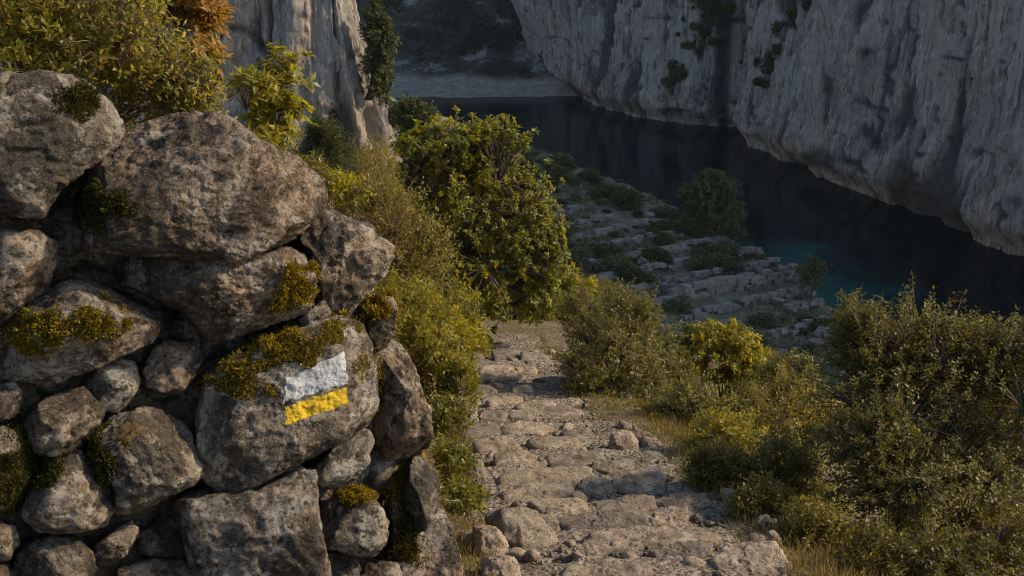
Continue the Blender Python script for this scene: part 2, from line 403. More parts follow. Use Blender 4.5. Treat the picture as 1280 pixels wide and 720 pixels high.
near_line = [(150, 78), (96, 70), (76, 78), (70, 110)] + wl([(1330, 352), (1280, 330), (1235, 308), (1180, 285), (1130, 262), (1090, 250), (1050, 234), (1020, 222), (1000, 208), (965, 192), (935, 182), (914, 166)])
near_line += [(near_line[-1][0]+4, near_line[-1][1]+14), (near_line[-1][0]+40, near_line[-1][1]+30)]
zz = np.concatenate([np.linspace(-42, 4, 190), np.linspace(5, 43, 30)])
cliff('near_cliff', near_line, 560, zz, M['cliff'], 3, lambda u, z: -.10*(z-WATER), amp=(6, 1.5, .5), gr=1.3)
far_line = wl([(905, 160), (880, 158), (850, 156), (790, 146), (745, 134), (705, 114)])
far_line = [(far_line[0][0]+40, far_line[0][1]+6)] + far_line + [(far_line[-1][0]-6, far_line[-1][1]+16), (far_line[-1][0]+20, far_line[-1][1]+90), (far_line[-1][0]+90, far_line[-1][1]+190)]
zf = np.concatenate([np.linspace(-42, 6, 190), np.linspace(7, 75, 40)])
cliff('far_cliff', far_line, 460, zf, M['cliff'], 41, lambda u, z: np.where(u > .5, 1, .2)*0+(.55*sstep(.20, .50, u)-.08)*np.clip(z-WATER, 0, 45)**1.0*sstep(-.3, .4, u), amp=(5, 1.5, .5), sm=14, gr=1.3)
# left cliff: a fluted buttress rising out of the spur
lc = [(-70, 96), (-44, 92), (-30, 90), (-18.5, 88.5), (-13.8, 88.0), (-10.6, 89.2), (-8.9, 92.5), (-8.4, 97.5), (-14, 112), (-40, 130)]
cliff('left_cliff', lc[::-1], 520, np.concatenate([np.linspace(-34, 3, 180), np.linspace(3.3, 28, 30)]), M['cliff_l'], 77,
      lambda u, z: -.20*(z+20), amp=(2.0, 1.2, .5), sc=.42, sm=10, wetz=1, notch=0, vz=.42, gr=.7)

# far shore: pale shingle beach and dark wooded slope
def far_h(x, y):
    shore = 352-.0009*np.clip(-x, 0, 500)**2-.28*np.clip(-x-30, 0, 300)+6*vn(np.stack([x*.02, x*0, x*0], -1), 4)
    d = y-shore
    wd_ = 26+.30*np.clip(-x-8, 0, 120)
    z = -41+.085*np.clip(d, -20, 10)+.16*np.clip(d-10, 0, 16)+.10*np.clip(np.minimum(d, wd_)-26, 0, 60)+.55*np.clip(d-wd_+2, 0, 400)
    P = np.stack([x*.02, y*.02, 0*x], -1)
    return z+np.clip((d-18)/40, 0, 1)*9*fbm(P, 4, 6)+.5*fbm(P*8, 3, 2)
xs_f = np.arange(-170, 130, 1.6); ys_f = np.arange(225, 520, 1.6)
X, Y = np.meshgrid(xs_f, ys_f, indexing='ij'); Z = far_h(X, Y)
me = mesh_np('far_shore', np.stack([X.ravel(), Y.ravel(), Z.ravel()], 1), grid_faces(len(xs_f), len(ys_f)))
shore_o = tag(ob('far_shore', me, M['beach']), kind='structure')
attr(me, 'veg', sstep(-1., 1., Z+2.2*fbm(np.stack([X*.07, Y*.07, 0*X], -1), 4, 3)+36.4-.05*np.clip(-X-8, 0, 90)).ravel())


# ------------------------------------------------------------------ foliage helpers
def unit(v): return v/(np.linalg.norm(v, axis=-1, keepdims=True)+1e-9)
def leaves_mesh(name, P, D, Nn, L, W, fold=.0):
    """rows of leaves: base P, direction D, face normal Nn, length L, width W; fold>0 adds a midrib crease (4 triangles)"""
    D = unit(D); Sd = unit(np.cross(D, Nn)); Nn = unit(np.cross(Sd, D)); n = len(P)
    L = L[:, None]; W = W[:, None]
    if fold:
        m = P+D*L*.45
        V = np.stack([P, m+Sd*W*.5+Nn*W*fold, m-Sd*W*.5+Nn*W*fold, m, P+D*L-Nn*L*.12], 1).reshape(-1, 3)
        q = np.array([(0, 3, 1), (0, 2, 3), (3, 4, 1), (3, 2, 4)]); b = (np.arange(n)*5)[:, None, None]
        Fc = (q[None]+b).reshape(-1, 3)
    else:
        m = P+D*L*.5
        V = np.stack([P, m+Sd*W*.5, P+D*L-Nn*L*.08, m-Sd*W*.5], 1).reshape(-1, 3)
        Fc = np.arange(n*4).reshape(-1, 4)
    return mesh_np(name, V, Fc, smooth=False)
def tubes_mesh(name, lines, sides=4):
    """lines: list of (points (k,3), radii (k,))"""
    Vs, Fs, off = [], [], 0
    ca = np.cos(np.arange(sides)*2*math.pi/sides); sa = np.sin(np.arange(sides)*2*math.pi/sides)
    for P, R in lines:
        T = unit(np.gradient(P, axis=0)); up = np.array([0, 0, 1.]) if abs(T[0, 2]) < .9 else np.array([1., 0, 0])
        A = unit(np.cross(T, up)); B = np.cross(T, A)
        V = P[:, None]+R[:, None, None]*(A[:, None]*ca[None, :, None]+B[:, None]*sa[None, :, None])
        k = len(P); i = (np.arange(k-1)[:, None]*sides+np.arange(sides)[None]); j = (np.arange(k-1)[:, None]*sides+(np.arange(sides)+1)[None] % sides)
        Fs.append(np.stack([i, j, j+sides, i+sides], -1).reshape(-1, 4)+off); Vs.append(V.reshape(-1, 3)); off += k*sides
    return mesh_np(name, np.concatenate(Vs), np.concatenate(Fs))
def curve(a, b, lift, rng, k=5, wob=.06):
    d = b-a; L = np.linalg.norm(d); m = a+d*.5+lift*L+rng.normal(0, wob*L, 3)
    t = np.linspace(0, 1, k)[:, None]; return (1-t)**2*a+2*t*(1-t)*m+t*t*b

def shrub(name, label, cat, base, blobs, tips, per, leaf, mats, seed, group=None, n1=6, n2=5, r0=.02, spread=.12,
          rosette=False, fold=0., up=.35, shell=.55, twigs=True, parts=('stem', 'foliage'), flat=.0, second=None, jitter=.5, lv=.42, wild=.4, more=1.45):
    """base: point on the ground; blobs: (centre, radii, weight). tips twigs carrying `per` leaves of size leaf=(L, W)."""
    rng = np.random.default_rng(seed); base = np.asarray(base, float); tips = int(tips*more)
    w = np.array([b[2] for b in blobs], float); w /= w.sum(); which = rng.choice(len(blobs), tips, p=w)
    d = unit(rng.normal(size=(tips, 3))); d[:, 2] = np.where((d[:, 2] < -.3) & (rng.random(tips) < .6), -d[:, 2], d[:, 2]); r = shell+(1-shell)*rng.random(tips)**.6
    C = np.array([b[0] for b in blobs])[which]; Rr = np.array([b[1] for b in blobs])[which]
    lump = 1+.34*vn(d*2.2+which[:, None]*5.1, seed)+.16*vn(d*5.0, seed+3)+.28*(rng.random(tips) < .10)
    T = C+d*Rr*(r*lump)[:, None]
    n2t = min(n1*n2, tips); n2i = rng.choice(tips, n2t, replace=False)
    ctr = base*.45+np.average([b[0] for b in blobs], axis=0, weights=w)*.55
    L2 = T[n2i]+(ctr-T[n2i])*(.28+.15*rng.random((n2t, 1)))
    n1i = rng.choice(n2t, min(n1, n2t), replace=False); L1 = L2[n1i]+(base-L2[n1i])*(.45+.15*rng.random((len(n1i), 1)))
    p1 = np.argmin(((L2[:, None]-L1[None])**2).sum(-1), 1); p2 = np.argmin(((T[:, None]-L2[None])**2).sum(-1), 1)
    upv = np.array([0, 0, .18]); lines = []
    for a in L1: lines.append((curve(base+rng.normal(0, r0*1.2, 3)*np.array([1, 1, 0]), a, upv*0, rng, 6, .05), np.linspace(r0, r0*.6, 6)))
    for i, b in enumerate(L2): lines.append((curve(L1[p1[i]], b, upv, rng, 5), np.linspace(r0*.55, r0*.25, 5)))
    if twigs:
        for i, b in enumerate(T): lines.append((curve(L2[p2[i]], b, upv*.8, rng, 3), np.linspace(r0*.26, r0*.10, 3)))
    root = empty(name, base); tag(root, label, cat, group)
    def put(nm, me, mat):
        me.transform(__import__('mathutils').Matrix.Translation(Vector(-base))); return ob(nm, me, mat, root)
    put(parts[0], tubes_mesh(parts[0], lines, 3), mats[0])
    tw = unit(unit(T-L2[p2])+.5*unit(T-ctr)+np.array([0, 0, up])+wild*rng.normal(size=T.shape))
    n = tips*per; ti = np.repeat(np.arange(tips), per); k = np.tile(np.arange(per), tips)
    tdir = tw[ti]; rnd = unit(rng.normal(size=(n, 3)))
    side = unit(np.cross(tdir, np.array([.3, .5, .8])+.3*rnd)); oth = np.cross(tdir, side); ph = k*2.4+rng.random(tips)[ti]*6.3
    rad = side*np.cos(ph)[:, None]+oth*np.sin(ph)[:, None]
    s = (k/per)*spread if not rosette else .15*spread*rng.random(n)
    P = T[ti]-tdir*(spread*.7-s)[:, None] if not rosette else T[ti]+tdir*s[:, None]
    P = P+rnd*spread*.10
    open_ = 1.0 if not rosette else 1.15
    D = unit(tdir*(.75 if not rosette else .45)+rad*open_+rnd*jitter*.5+np.array([0, 0, -.10]))
    Nn = unit(tdir+rnd*jitter+np.array([0, 0, .5+flat]))
    Ls = leaf[0]*(1-lv+2*lv*rng.random(n)); Ws = leaf[1]*(1-lv+2*lv*rng.random(n))
    if second:
        mask = (vn(T*second[1], seed+50) > second[2])[ti]
        put('foliage', leaves_mesh('foliage', P[mask], D[mask], Nn[mask], Ls[mask], Ws[mask], fold), second[0]); keep = ~mask
        P, D, Nn, Ls, Ws = P[keep], D[keep], Nn[keep], Ls[keep], Ws[keep]
    put(parts[1], leaves_mesh(parts[1], P, D, Nn, Ls, Ws, fold), mats[1])
    return root
def blob(px, py, rx, ry, Y, w=1., dep=None):
    k = Y/FPX/math.cos(PITCH)*1.0
    return (at(px, py, Y), np.array([rx*k, (dep if dep else .5*(rx+ry)*k), ry*k]), w)
def on_ground(px, Y, dz=-.03):
    x = at(px, 400, Y)[0]; return np.array([x, Y, float(H(np.array([x]), np.array([Y]))[0])+dz])

def ground_hit(px, py):
    Ys = np.linspace(2.5, 40, 1500); d = ray(px, py); P = d[None]*(Ys/d[1])[:, None]; k = np.argmax(P[:, 2] < H(P[:, 0], P[:, 1])); return float(Ys[k])

# ------------------------------------------------------------------ the dry stone wall
WNORM = np.array([WN[0], WN[1], .10]); WNORM /= np.linalg.norm(WNORM); WP = np.array([WA[0], WA[1], -1.2])
def on_wall(px, py, push=0.):
    d = ray(px, py); t = ((WP+WNORM*push)@WNORM)/(d@WNORM); return d*t
def poly_radius(P2, ths, sm):
    """distance from the origin to a closed polygon along each angle"""
    A = P2; B = np.roll(P2, -1, 0); r = np.zeros(len(ths))
    for i, th in enumerate(ths):
        u = np.array([math.cos(th), math.sin(th)]); e = B-A
        den = u[0]*e[:, 1]-u[1]*e[:, 0]; den = np.where(abs(den) < 1e-12, 1e-12, den)
        t = (A[:, 0]*e[:, 1]-A[:, 1]*e[:, 0])/den; s = (A[:, 0]*u[1]-A[:, 1]*u[0])/den
        ok = (t > 0) & (s >= -1e-9) & (s <= 1+1e-9); r[i] = t[ok].max() if ok.any() else .01
    for _ in range(sm): r = .25*np.roll(r, 1)+.5*r+.25*np.roll(r, -1)
    return r
def centroid(P):
    x, y = P[:, 0], P[:, 1]; x1, y1 = np.roll(x, -1), np.roll(y, -1); c = x*y1-x1*y; a = c.sum()/2
    return np.array([((x+x1)*c).sum()/(6*a), ((y+y1)*c).sum()/(6*a)])
def lump(poly3, n, thick, sub, seed, e=.62, facets=10, fmin=.78, rough=1., low=1., sm=3, grow=1.02, chips=0):
    """closed boulder whose mid outline follows the world-space polygon poly3; n is the face normal"""
    rng = np.random.default_rng(seed); n = n/np.linalg.norm(n)
    u = unit(np.cross(np.array([0, 0, 1.]) if abs(n[2]) < .9 else np.array([0, 1., 0]), n)); v = np.cross(n, u)
    o = poly3.mean(0); P2 = np.stack([(poly3-o)@u, (poly3-o)@v], 1); c = centroid(P2); P2 = P2-c; o = o+u*c[0]+v*c[1]
    ths = np.linspace(-math.pi, math.pi, 257)[:-1]; r = poly_radius(P2, ths, sm)*grow
    V, Fc = ico(sub); th = np.arctan2(V[:, 1], V[:, 0]); s = np.hypot(V[:, 0], V[:, 1]); cc = V[:, 2]
    rr = np.interp(th, np.append(ths, math.pi), np.append(r, r[0]))
    kk = 2/e; q = (s**kk+np.abs(cc)**kk)**(-1/kk)
    X = np.stack([rr*np.cos(th)*s*q, rr*np.sin(th)*s*q, thick*cc*q], 1)
    size = float(np.mean(r))
    for k in range(facets+chips):                            # large broken faces, then small chips off the corners
        q = unit(rng.normal(size=3)*np.array([1, 1, 1.15])); q[2] = abs(q[2]) if rng.random() < .75 else q[2]
        if k < facets and abs(q[2]) < .25: continue
        h = X@q; m = h.max(); d = m*((fmin+(1-fmin)*rng.random()) if k < facets else rng.uniform(.90, .975)); ex = np.clip(h-d, 0, None)
        X = X-q[None]*(ex*.97)[:, None]
    Nn = unit(X/np.array([size, size, thick])); W3 = X+rng.random(3)*50
    X = X+Nn*(low*rough*size*(.09*fbm(W3*1.7/size, 3, seed)+.065*ridged(W3*3.6/size, 4, seed+1)))[:, None]
    X = X+Nn*(rough*(.011*ridged(W3*np.array([13, 17, 21]), 5, seed+2)+.009*fbm(W3*40, 4, seed+4, .65)-.016*np.clip(fbm(W3*31, 3, seed+6)-.12, 0, 1)*(1+vn(W3*5, seed+7))-.05*np.clip(ridged(W3*np.array([5, 8, 6]), 2, seed+9)-.80, 0, 1)))[:, None]
    Wd = X[:, :1]*u+X[:, 1:2]*v+X[:, 2:3]*n
    return o, Wd, Fc
wall = empty('dry_stone_wall', (float(WB[0]), float(WB[1]), -2.46))
tag(wall, 'rough mossy dry stone wall with a white and yellow painted trail mark', 'stone wall', kind='thing')
WLOC = np.array([WB[0], WB[1], -2.46])
# outline in the photograph, push out of the wall face (m), half thickness (m), mesh level, boxiness, moss patches (px, py, rx, ry, gold?)
ST = [
 ('S1', [(0,95),(27,97),(49,96),(89,98),(113,111),(133,129),(149,153),(150,167),(138,184),(107,207),(71,231),(60,251),(53,269),(27,269),(0,262),(-45,258),(-75,225),(-70,130),(-40,100)], .05, .24, 6, .62, [(95,125,22,26,0,.5)]),
 ('S2', [(58,255),(80,231),(115,209),(147,175),(178,160),(218,144),(249,142),(284,147),(307,167),(325,184),(365,200),(392,220),(402,245),(395,268),(372,292),(350,305),(320,320),(285,325),(213,320),(133,313),(102,304),(75,293),(62,275)], .10, .26, 7, .66, [(115,262,50,24,0,.6)]),
 ('S3', [(0,289),(44,293),(67,302),(69,322),(58,355),(40,382),(18,400),(0,410),(-45,400),(-60,340),(-45,300)], .04, .17, 5, .55, []),
 ('S4', [(0,440),(10,405),(30,385),(51,369),(89,351),(115,349),(151,360),(191,369),(199,385),(196,405),(189,425),(156,441),(110,460),(66,481),(28,477),(0,470),(-15,455)], .04, .18, 6, .6, [(110,402,38,22,1,1.),(45,415,34,24,1,.9)]),
 ('S5', [(142,345),(150,331),(170,322),(200,320),(250,324),(300,322),(330,318),(353,310),(377,319),(386,343),(392,371),(382,390),(334,407),(278,421),(259,424),(245,405),(228,385),(200,372),(175,362),(150,354)], .08, .20, 7, .55, [(368,362,24,24,1,.9)]),
 ('S6', [(401,255),(420,258),(448,281),(476,300),(487,310),(483,329),(462,357),(443,381),(424,399),(405,395),(396,362),(393,338),(386,314),(372,300),(382,277)], -.03, .16, 6, .6, []),
 ('S7', [(372,400),(391,385),(405,376),(410,392),(398,403),(378,407)], .06, .07, 4, .6, []),
 ('S8', [(249,513),(256,478),(285,452),(334,428),(382,408),(420,397),(440,403),(455,425),(462,455),(466,500),(462,516),(452,534),(420,549),(379,570),(350,585),(318,604),(284,611),(258,597),(248,560)], .10, .22, 7, .50, [(300,478,36,24,1,1.),(358,436,50,20,1,1.1),(425,415,26,18,1,1.),(455,460,10,40,1,.6),(330,455,30,18,1,1.)]),
 ('S9', [(179,465),(194,432),(208,425),(245,427),(250,451),(236,474),(222,489),(203,491),(184,481)], -.03, .10, 5, .6, []),
 ('S10', [(99,470),(118,451),(151,446),(170,455),(177,474),(165,498),(146,515),(127,512),(113,493)], -.05, .11, 5, .8, []),
 ('S11', [(42,507),(71,493),(104,484),(125,500),(128,517),(113,545),(94,562),(71,569),(47,564),(30,535)], .01, .14, 5, .6, []),
 ('S12', [(0,480),(20,478),(27,500),(18,520),(0,525),(-25,505),(-20,485)], .0, .1, 4, .6, []),
 ('S13', [(142,522),(175,512),(203,517),(229,533),(243,564),(250,592),(236,604),(198,621),(163,644),(146,640),(142,607),(127,583),(120,560),(128,535)], .06, .17, 6, .55, [(130,565,26,26,0,.9)]),
 ('S14', [(52,602),(71,578),(97,564),(118,578),(137,602),(143,630),(132,654),(94,663),(47,663),(28,644),(38,616)], .04, .15, 5, .6, [(55,585,30,25,0,.8)]),
 ('S15', [(-25,545),(5,535),(30,548),(38,590),(28,628),(0,640),(-30,620)], .02, .13, 5, .6, [(18,590,30,50,0,1.1)]),
 ('S16', [(0,652),(19,658),(23,682),(10,697),(0,701),(-25,692),(-25,662)], .02, .1, 4, .6, []),
 ('S17', [(116,684),(142,663),(168,649),(171,668),(156,690),(132,709),(112,706)], .02, .09, 5, .6, []),
 ('S18', [(22,690),(45,672),(90,670),(112,690),(118,712),(100,745),(30,745),(15,720)], .03, .13, 5, .6, []),
 ('S19', [(148,710),(189,701),(236,701),(248,722),(244,755),(150,755)], .04, .13, 5, .5, []),
 ('S19b', [(168,640),(200,630),(222,640),(236,672),(240,696),(200,700),(172,690)], -.06, .1, 4, .6, []),
 ('S19c', [(-30,708),(12,704),(20,722),(10,760),(-30,760)], .03, .1, 4, .6, []),
 ('S20', [(219,630),(225,614),(260,612),(320,606),(360,590),(379,574),(388,583),(392,640),(399,680),(405,725),(400,775),(250,775),(240,700),(228,665)], .11, .24, 6, .42, []),
 ('S21', [(391,607),(392,583),(413,559),(441,542),(458,537),(466,552),(458,576),(441,600),(427,612),(406,616)], .05, .11, 5, .55, []),
 ('S22', [(396,645),(404,622),(441,615),(468,624),(484,648),(479,679),(461,693),(423,688),(402,686)], .04, .13, 5, .6, [(450,608,26,24,1,1.2)]),
 ('S22b', [(404,692),(440,690),(450,715),(446,750),(405,750)], .02, .12, 4, .6, []),
 ('S23', [(445,720),(461,706),(480,702),(497,703),(501,720),(490,745),(450,745)], .03, .11, 5, .6, []),
 ('S24', [(452,418),(455,390),(468,370),(486,366),(494,388),(492,410),(485,428),(467,440)], -.10, .13, 5, .6, [(462,385,30,20,1,.8)]),
 ('S25', [(462,448),(490,425),(510,447),(523,485),(533,522),(536,555),(525,577),(500,582),(478,572),(466,545),(464,500)], -.10, .22, 6, .5, [(470,480,10,50,1,.6)]),
 ('S26', [(503,624),(508,590),(516,574),(530,572),(544,593),(548,618),(538,645),(523,670),(507,648)], -.06, .14, 5, .5, []),
 ('S27', [(528,668),(539,642),(554,637),(564,669),(573,707),(577,760),(532,760),(526,710)], -.07, .16, 5, .5, []),
 ('S28', [(466,590),(500,572),(512,600),(512,640),(528,668),(530,740),(498,745),(490,700),(484,645)], -.10, .14, 5, .6, [(500,600,26,40,1,.9),(505,650,20,50,0,1.)]),
]
rs = np.random.default_rng(11)
def cov_mask(px, py, patches, wob):
    m = np.zeros(len(px)); g = np.zeros(len(px))
    for (cx, cy, rx, ry, gold, w) in patches:
        d = ((px-cx)/rx)**2+((py-cy)/ry)**2; a = w*np.clip(1.25-d*.75+wob*.9, 0, 1); g = np.where(a > m, gold, g); m = np.maximum(m, a)
    return m, g
def tri_normals(V, Fc):
    N = np.cross(V[Fc[:, 1]]-V[Fc[:, 0]], V[Fc[:, 2]]-V[Fc[:, 0]]); A = np.linalg.norm(N, axis=1); return N/(A[:, None]+1e-12), A
for i, (nm, poly, push, th, sub, e, moss) in enumerate(ST):
    pts = np.array([on_wall(px, py, push-th*.55) for px, py in poly]); cen = pts.mean(0)
    nn = unit(.22*WNORM-.78*unit(cen)+np.array([0, 0, .02]))
    d0 = cen@nn; pts = np.array([ray(px, py)*(d0/(ray(px, py)@nn)) for px, py in poly])
    o, V, Fc = lump(pts, nn, th, sub, 100+i*7, e*.72, 8, .64 if nm != 'S8' else .90, {'S10': .35, 'S8': .7}.get(nm, .9), low=.6, sm=1, chips=12, grow=1.01)
    if nm == 'S6':
        V = V+unit(V)*(.018*np.clip(ridged(V*14, 2, 5), -.6, 1))[:, None]
    Wd = V+o; px, py = to_px(Wd)
    m, g = cov_mask(px, py, moss, vn(Wd*18, 4)+.5*vn(Wd*45, 6))
    me = mesh_np('stone', V, Fc); attr(me, 'moss', np.clip(m, 0, 1)*.75)
    so_ = ob('stone', me, M['wall'], wall, Vector(o-WLOC))
    TN, TA = tri_normals(V, Fc); TC = V[Fc].mean(1)
    if moss:
        for gold in (1, 0):
            fm = m[Fc].mean(1)*(g[Fc].mean(1) > .5 if gold else g[Fc].mean(1) <= .5)*(TN@(-unit(o)) > -.25)
            pr = TA*np.clip(fm-.12, 0, 1)**1.6
            if pr.sum() <= 1e-7: continue
            n = int(min(6500, 600000*TA[fm > .4].sum()*.5))
            if n < 30: continue
            idx = rs.choice(len(Fc), n, p=pr/pr.sum()); ru = rs.random((n, 2)); fl = ru.sum(1) > 1; ru[fl] = 1-ru[fl]
            Q = V[Fc[idx]]; p = Q[:, 0]+ru[:, :1]*(Q[:, 1]-Q[:, 0])+ru[:, 1:]*(Q[:, 2]-Q[:, 0])
            hgt = .009+.022*np.clip(fbm((p+o)*22, 2, 8)+.4, 0, 1.2)
            D = TN[idx]+np.array([0, 0, .35])+rs.normal(0, .45, (n, 3)); p = p-TN[idx]*.003+TN[idx]*(hgt*rs.random(n)*.9)[:, None]
            mo = leaves_mesh('moss', p, D, rs.normal(size=(n, 3)), .55*hgt*(.6+.8*rs.random(n)), .0055*(.6+.8*rs.random(n)))
            tag(ob('moss', mo, M['moss'] if gold else M['moss_d'], so_), kind='stuff')
    if nm == 'S8':                                          # the painted trail mark: a thin skin of paint following the stone
        from mathutils.bvhtree import BVHTree
        bvh = BVHTree.FromPolygons([tuple(v_) for v_ in Wd], [tuple(int(x_) for x_ in f_) for f_ in Fc])
        pl = lambda c_: ray(*c_)*(((o+nn*.4)@nn)/(ray(*c_)@nn))
        for nm2, qd, mt, lab in (('white_stripe', [(357, 473), (430, 440), (436, 478), (354, 503)], 'white', 'worn brushed white paint band'),
                                 ('yellow_stripe', [(355, 509), (432, 484), (437, 504), (357, 531)], 'yellow', 'brushed yellow paint band below the white one')):
            q3 = []
            for c_ in qd:                                    # corners where the photograph's sight lines meet the stone
                d_ = Vector(ray(*c_)); hit = bvh.ray_cast(Vector((0, 0, 0)), d_.normalized())[0]; q3.append(np.array(hit if hit else pl(c_)))
            na, nb = 110, 46; A, B = np.meshgrid(np.linspace(0, 1, na), np.linspace(0, 1, nb), indexing='ij')
            wv = vn(np.stack([A*9, B*2, 0*A+len(nm2)], -1), 7)*.05*np.abs(B-.5)*2; wh = vn(np.stack([B*5, A*2, 0*A+3], -1), 9)*.03*np.abs(A-.5)*2
            A2, B2 = (A+wh)[..., None], (B+wv)[..., None]
            P_ = (1-A2)*(1-B2)*q3[0]+A2*(1-B2)*q3[1]+A2*B2*q3[2]+(1-A2)*B2*q3[3]
            out_, ok_ = [], []
            for p_ in P_.reshape(-1, 3):
                h_ = bvh.ray_cast(Vector(p_+nn*.3), Vector(-nn), .6); ok_.append(h_[0] is not None)
                out_.append(np.array(h_[0])+np.array(h_[1])*.0007+nn*.0007-o if h_[0] is not None else p_-o)
            gf = grid_faces(na, nb); pw = np.array(out_); ew = np.minimum(np.minimum(A, 1-A)*2.2, np.minimum(B, 1-B)).ravel()
            wear = .75*vn((pw+o)*70, 51)+.55*vn((pw+o)*170, 53)-1.9*np.clip(ew, 0, .22); gf = gf[(wear[gf].mean(1) < .78)]; pm = mesh_np(nm2, pw, gf); so2 = ob(nm2, pm, M[mt], so_); so2['label'] = lab
# rubble packed behind the face stones, and the earth core
fill_me = []
for k in range(4):
    rng = np.random.default_rng(900+k); a = np.linspace(0, 2*math.pi, 11)[:-1]
    rad = .12*(1+.25*rng.normal(size=10).clip(-1, 1)); poly = np.stack([rad*np.cos(a), 0*a, rad*np.sin(a)], 1)
    o, V, Fc = lump(poly, np.array([0, -1., 0]), .10, 4, 950+k, .65, 8); fill_me.append(mesh_np('stone', V, Fc)); fill_me[-1].materials.append(M['wall'])
for jx in range(-2, 16):
    for jy in range(10):
        px, py = jx*37+18*(jy % 2)+rs.normal(0, 6)-10, 250+jy*56+rs.normal(0, 6)
        if px > 500-max(0, 430-py)*1.0 or (px < 70 and py < 250): continue
        p = on_wall(px, py, -.24-.05*rs.random())
        o_ = ob('stone', fill_me[rs.integers(4)], None, wall, Vector(p-WLOC)); o_.rotation_euler = tuple(rs.random(3)*6.28); sc_ = .75+.45*rs.random(); o_.scale = (sc_, sc_, sc_)
top_px = [(-140, 160), (0, 175), (100, 255), (200, 245), (300, 225), (380, 300), (440, 330), (480, 430), (500, 560), (520, 760)]
topl = [on_wall(px, py, -.30) for px, py in top_px]
Vc = []
for p in topl:
    for dd, zz_ in ((0, p[2]-.02), (0, -2.9), (.5, -2.9), (.5, p[2]-.1)):
        q = p-np.array([WN[0], WN[1], 0])*dd; Vc.append((q[0], q[1], zz_))
nn_ = len(topl); Fq = []
for a in range(nn_-1):
    for b in range(4): Fq.append((a*4+b, a*4+(b+1) % 4, a*4+4+(b+1) % 4, a*4+4+b))
cm = mesh_np('rubble_core', np.array(Vc)-WLOC, [np.array(Fq), np.array([(0, 1, 2, 3), tuple((nn_-1)*4+q for q in (3, 2, 1, 0))])], False)
ob('rubble_core', cm, M['core'], wall)

# ------------------------------------------------------------------ the stepped path
py_n = np.arange(3.0, 13.9, .028); px_n = np.arange(-.92, .93, .028)
Tg, Yg = np.meshgrid(px_n, py_n, indexing='ij'); Xg = Tg+xc(Yg)
ph = (Yg-.14*Tg+.06*vn(np.stack([Tg*2, Yg*.7, 0*Tg], -1), 2))/.5; fr = ph-np.floor(ph)
stp = -(1.6+.2*np.clip(Yg, 0, 13.2))-.1*np.clip(Yg-13.2, 0, 9)
stp = stp+.1*(fr-.5)*.55-.05*sstep(.86, 1., fr)
P3 = np.stack([Xg, Yg, 0*Xg], -1)
stp += .018*fbm(P3*7, 3, 4)+.012*np.clip(ridged(P3*22, 2, 6), -.5, 1)
edge = sstep(.60, .92, np.where(Tg > 0, Tg+.30*sstep(6.5, 9.5, Yg), -Tg)+.12*vn(P3*2.2, 12)); stp = stp-edge*.16
path_me = mesh_np('path', np.stack([Xg.ravel(), Yg.ravel(), stp.ravel()], 1), grid_faces(len(px_n), len(py_n)))
path = tag(ob('path', path_me, M['path']), kind='structure')
def on_path(px, py):
    z = -3.
    for _ in range(25):
        p = at_z(px, py, z); z = .5*z+.5*float(zpath(np.array([p[1]]))[0])
    return p
SL = [[(697,653),(810,643),(808,666),(716,672)],[(818,649),(833,642),(857,642),(859,661),(841,668),(822,663)],[(747,631),(814,625),(818,637),(802,643),(744,645)],
 [(812,633),(833,625),(880,623),(888,637),(857,641)],[(736,672),(802,668),(884,670),(892,680),(810,692),(755,696),(732,686)],[(814,694),(865,684),(888,686),(884,702),(833,711)],
 [(892,704),(912,690),(966,686),(986,715),(950,722),(900,718)],[(622,598),(677,592),(732,590),(738,600),(697,608),(630,612)],[(738,590),(744,582),(787,579),(792,590),(763,594)],
 [(768,602),(794,594),(822,594),(828,608),(802,621),(768,625)],[(724,610),(736,602),(759,604),(764,616),(751,621),(728,620)],[(619,573),(658,571),(677,579),(669,590),(622,594)],
 [(681,575),(747,570),(755,579),(732,588),(689,588)],[(630,618),(673,608),(708,606),(716,621),(677,631),(634,631)],[(580,537),(622,536),(624,545),(583,555)],
 [(626,538),(654,532),(689,536),(677,545),(630,545)],[(661,633),(728,629),(734,641),(689,649)],
 [(615,444),(650,442),(650,455),(620,455)],[(652,445),(680,446),(682,457),(652,457)],[(600,461),(640,460),(637,469),(600,469)],[(582,475),(615,471),(655,471),(652,476),(590,481)],
 [(667,476),(715,476),(715,485),(690,484)],[(582,485),(620,487),(617,497),(585,496)],[(582,501),(600,500),(600,510),(582,510)],[(602,501),(652,500),(650,507),(605,510)],
 [(645,507),(690,505),(695,512),(647,515)],[(567,519),(595,517),(597,530),(570,532)],[(637,520),(665,516),(710,512),(730,519),(690,525),(645,529)],
 [(645,463),(668,462),(672,470),(648,470)],[(700,545),(735,540),(740,549),(712,553)],[(700,716),(760,708),(806,712),(812,730),(700,732)],[(716,690),(742,690),(750,702),(722,706)],
 [(640,655),(690,650),(700,668),(660,672)],[(600,517),(632,518),(630,528),(602,529)],[(640,487),(664,486),(668,493),(642,495)],[(590,556),(640,552),(650,562),(600,568)],[(660,553),(720,551),(726,561),(668,564)]]
for k, pl in enumerate(SL):
    c0 = np.mean(pl, 0); pc = on_path(*c0); zt = pc[2]+.012
    pts = np.array([at_z(px, py, zt) for px, py in pl]); big = max(np.ptp(pts[:, 0]), np.ptp(pts[:, 1]))
    ctr_ = pts.mean(0); pts = ctr_+(pts-ctr_)*1.07
    o, V, Fc = lump(pts, np.array([.0, -.12, 1.]), .085, (6 if c0[1] > 640 else 5) if c0[1] > 560 else 4, 300+k*3, .20, 3, .93, 1.1, low=.28, sm=0, chips=4)
    ob('step_stone', mesh_np('step_stone', V, Fc), M['step'], path, Vector(o+np.array([0, 0, -.052])))
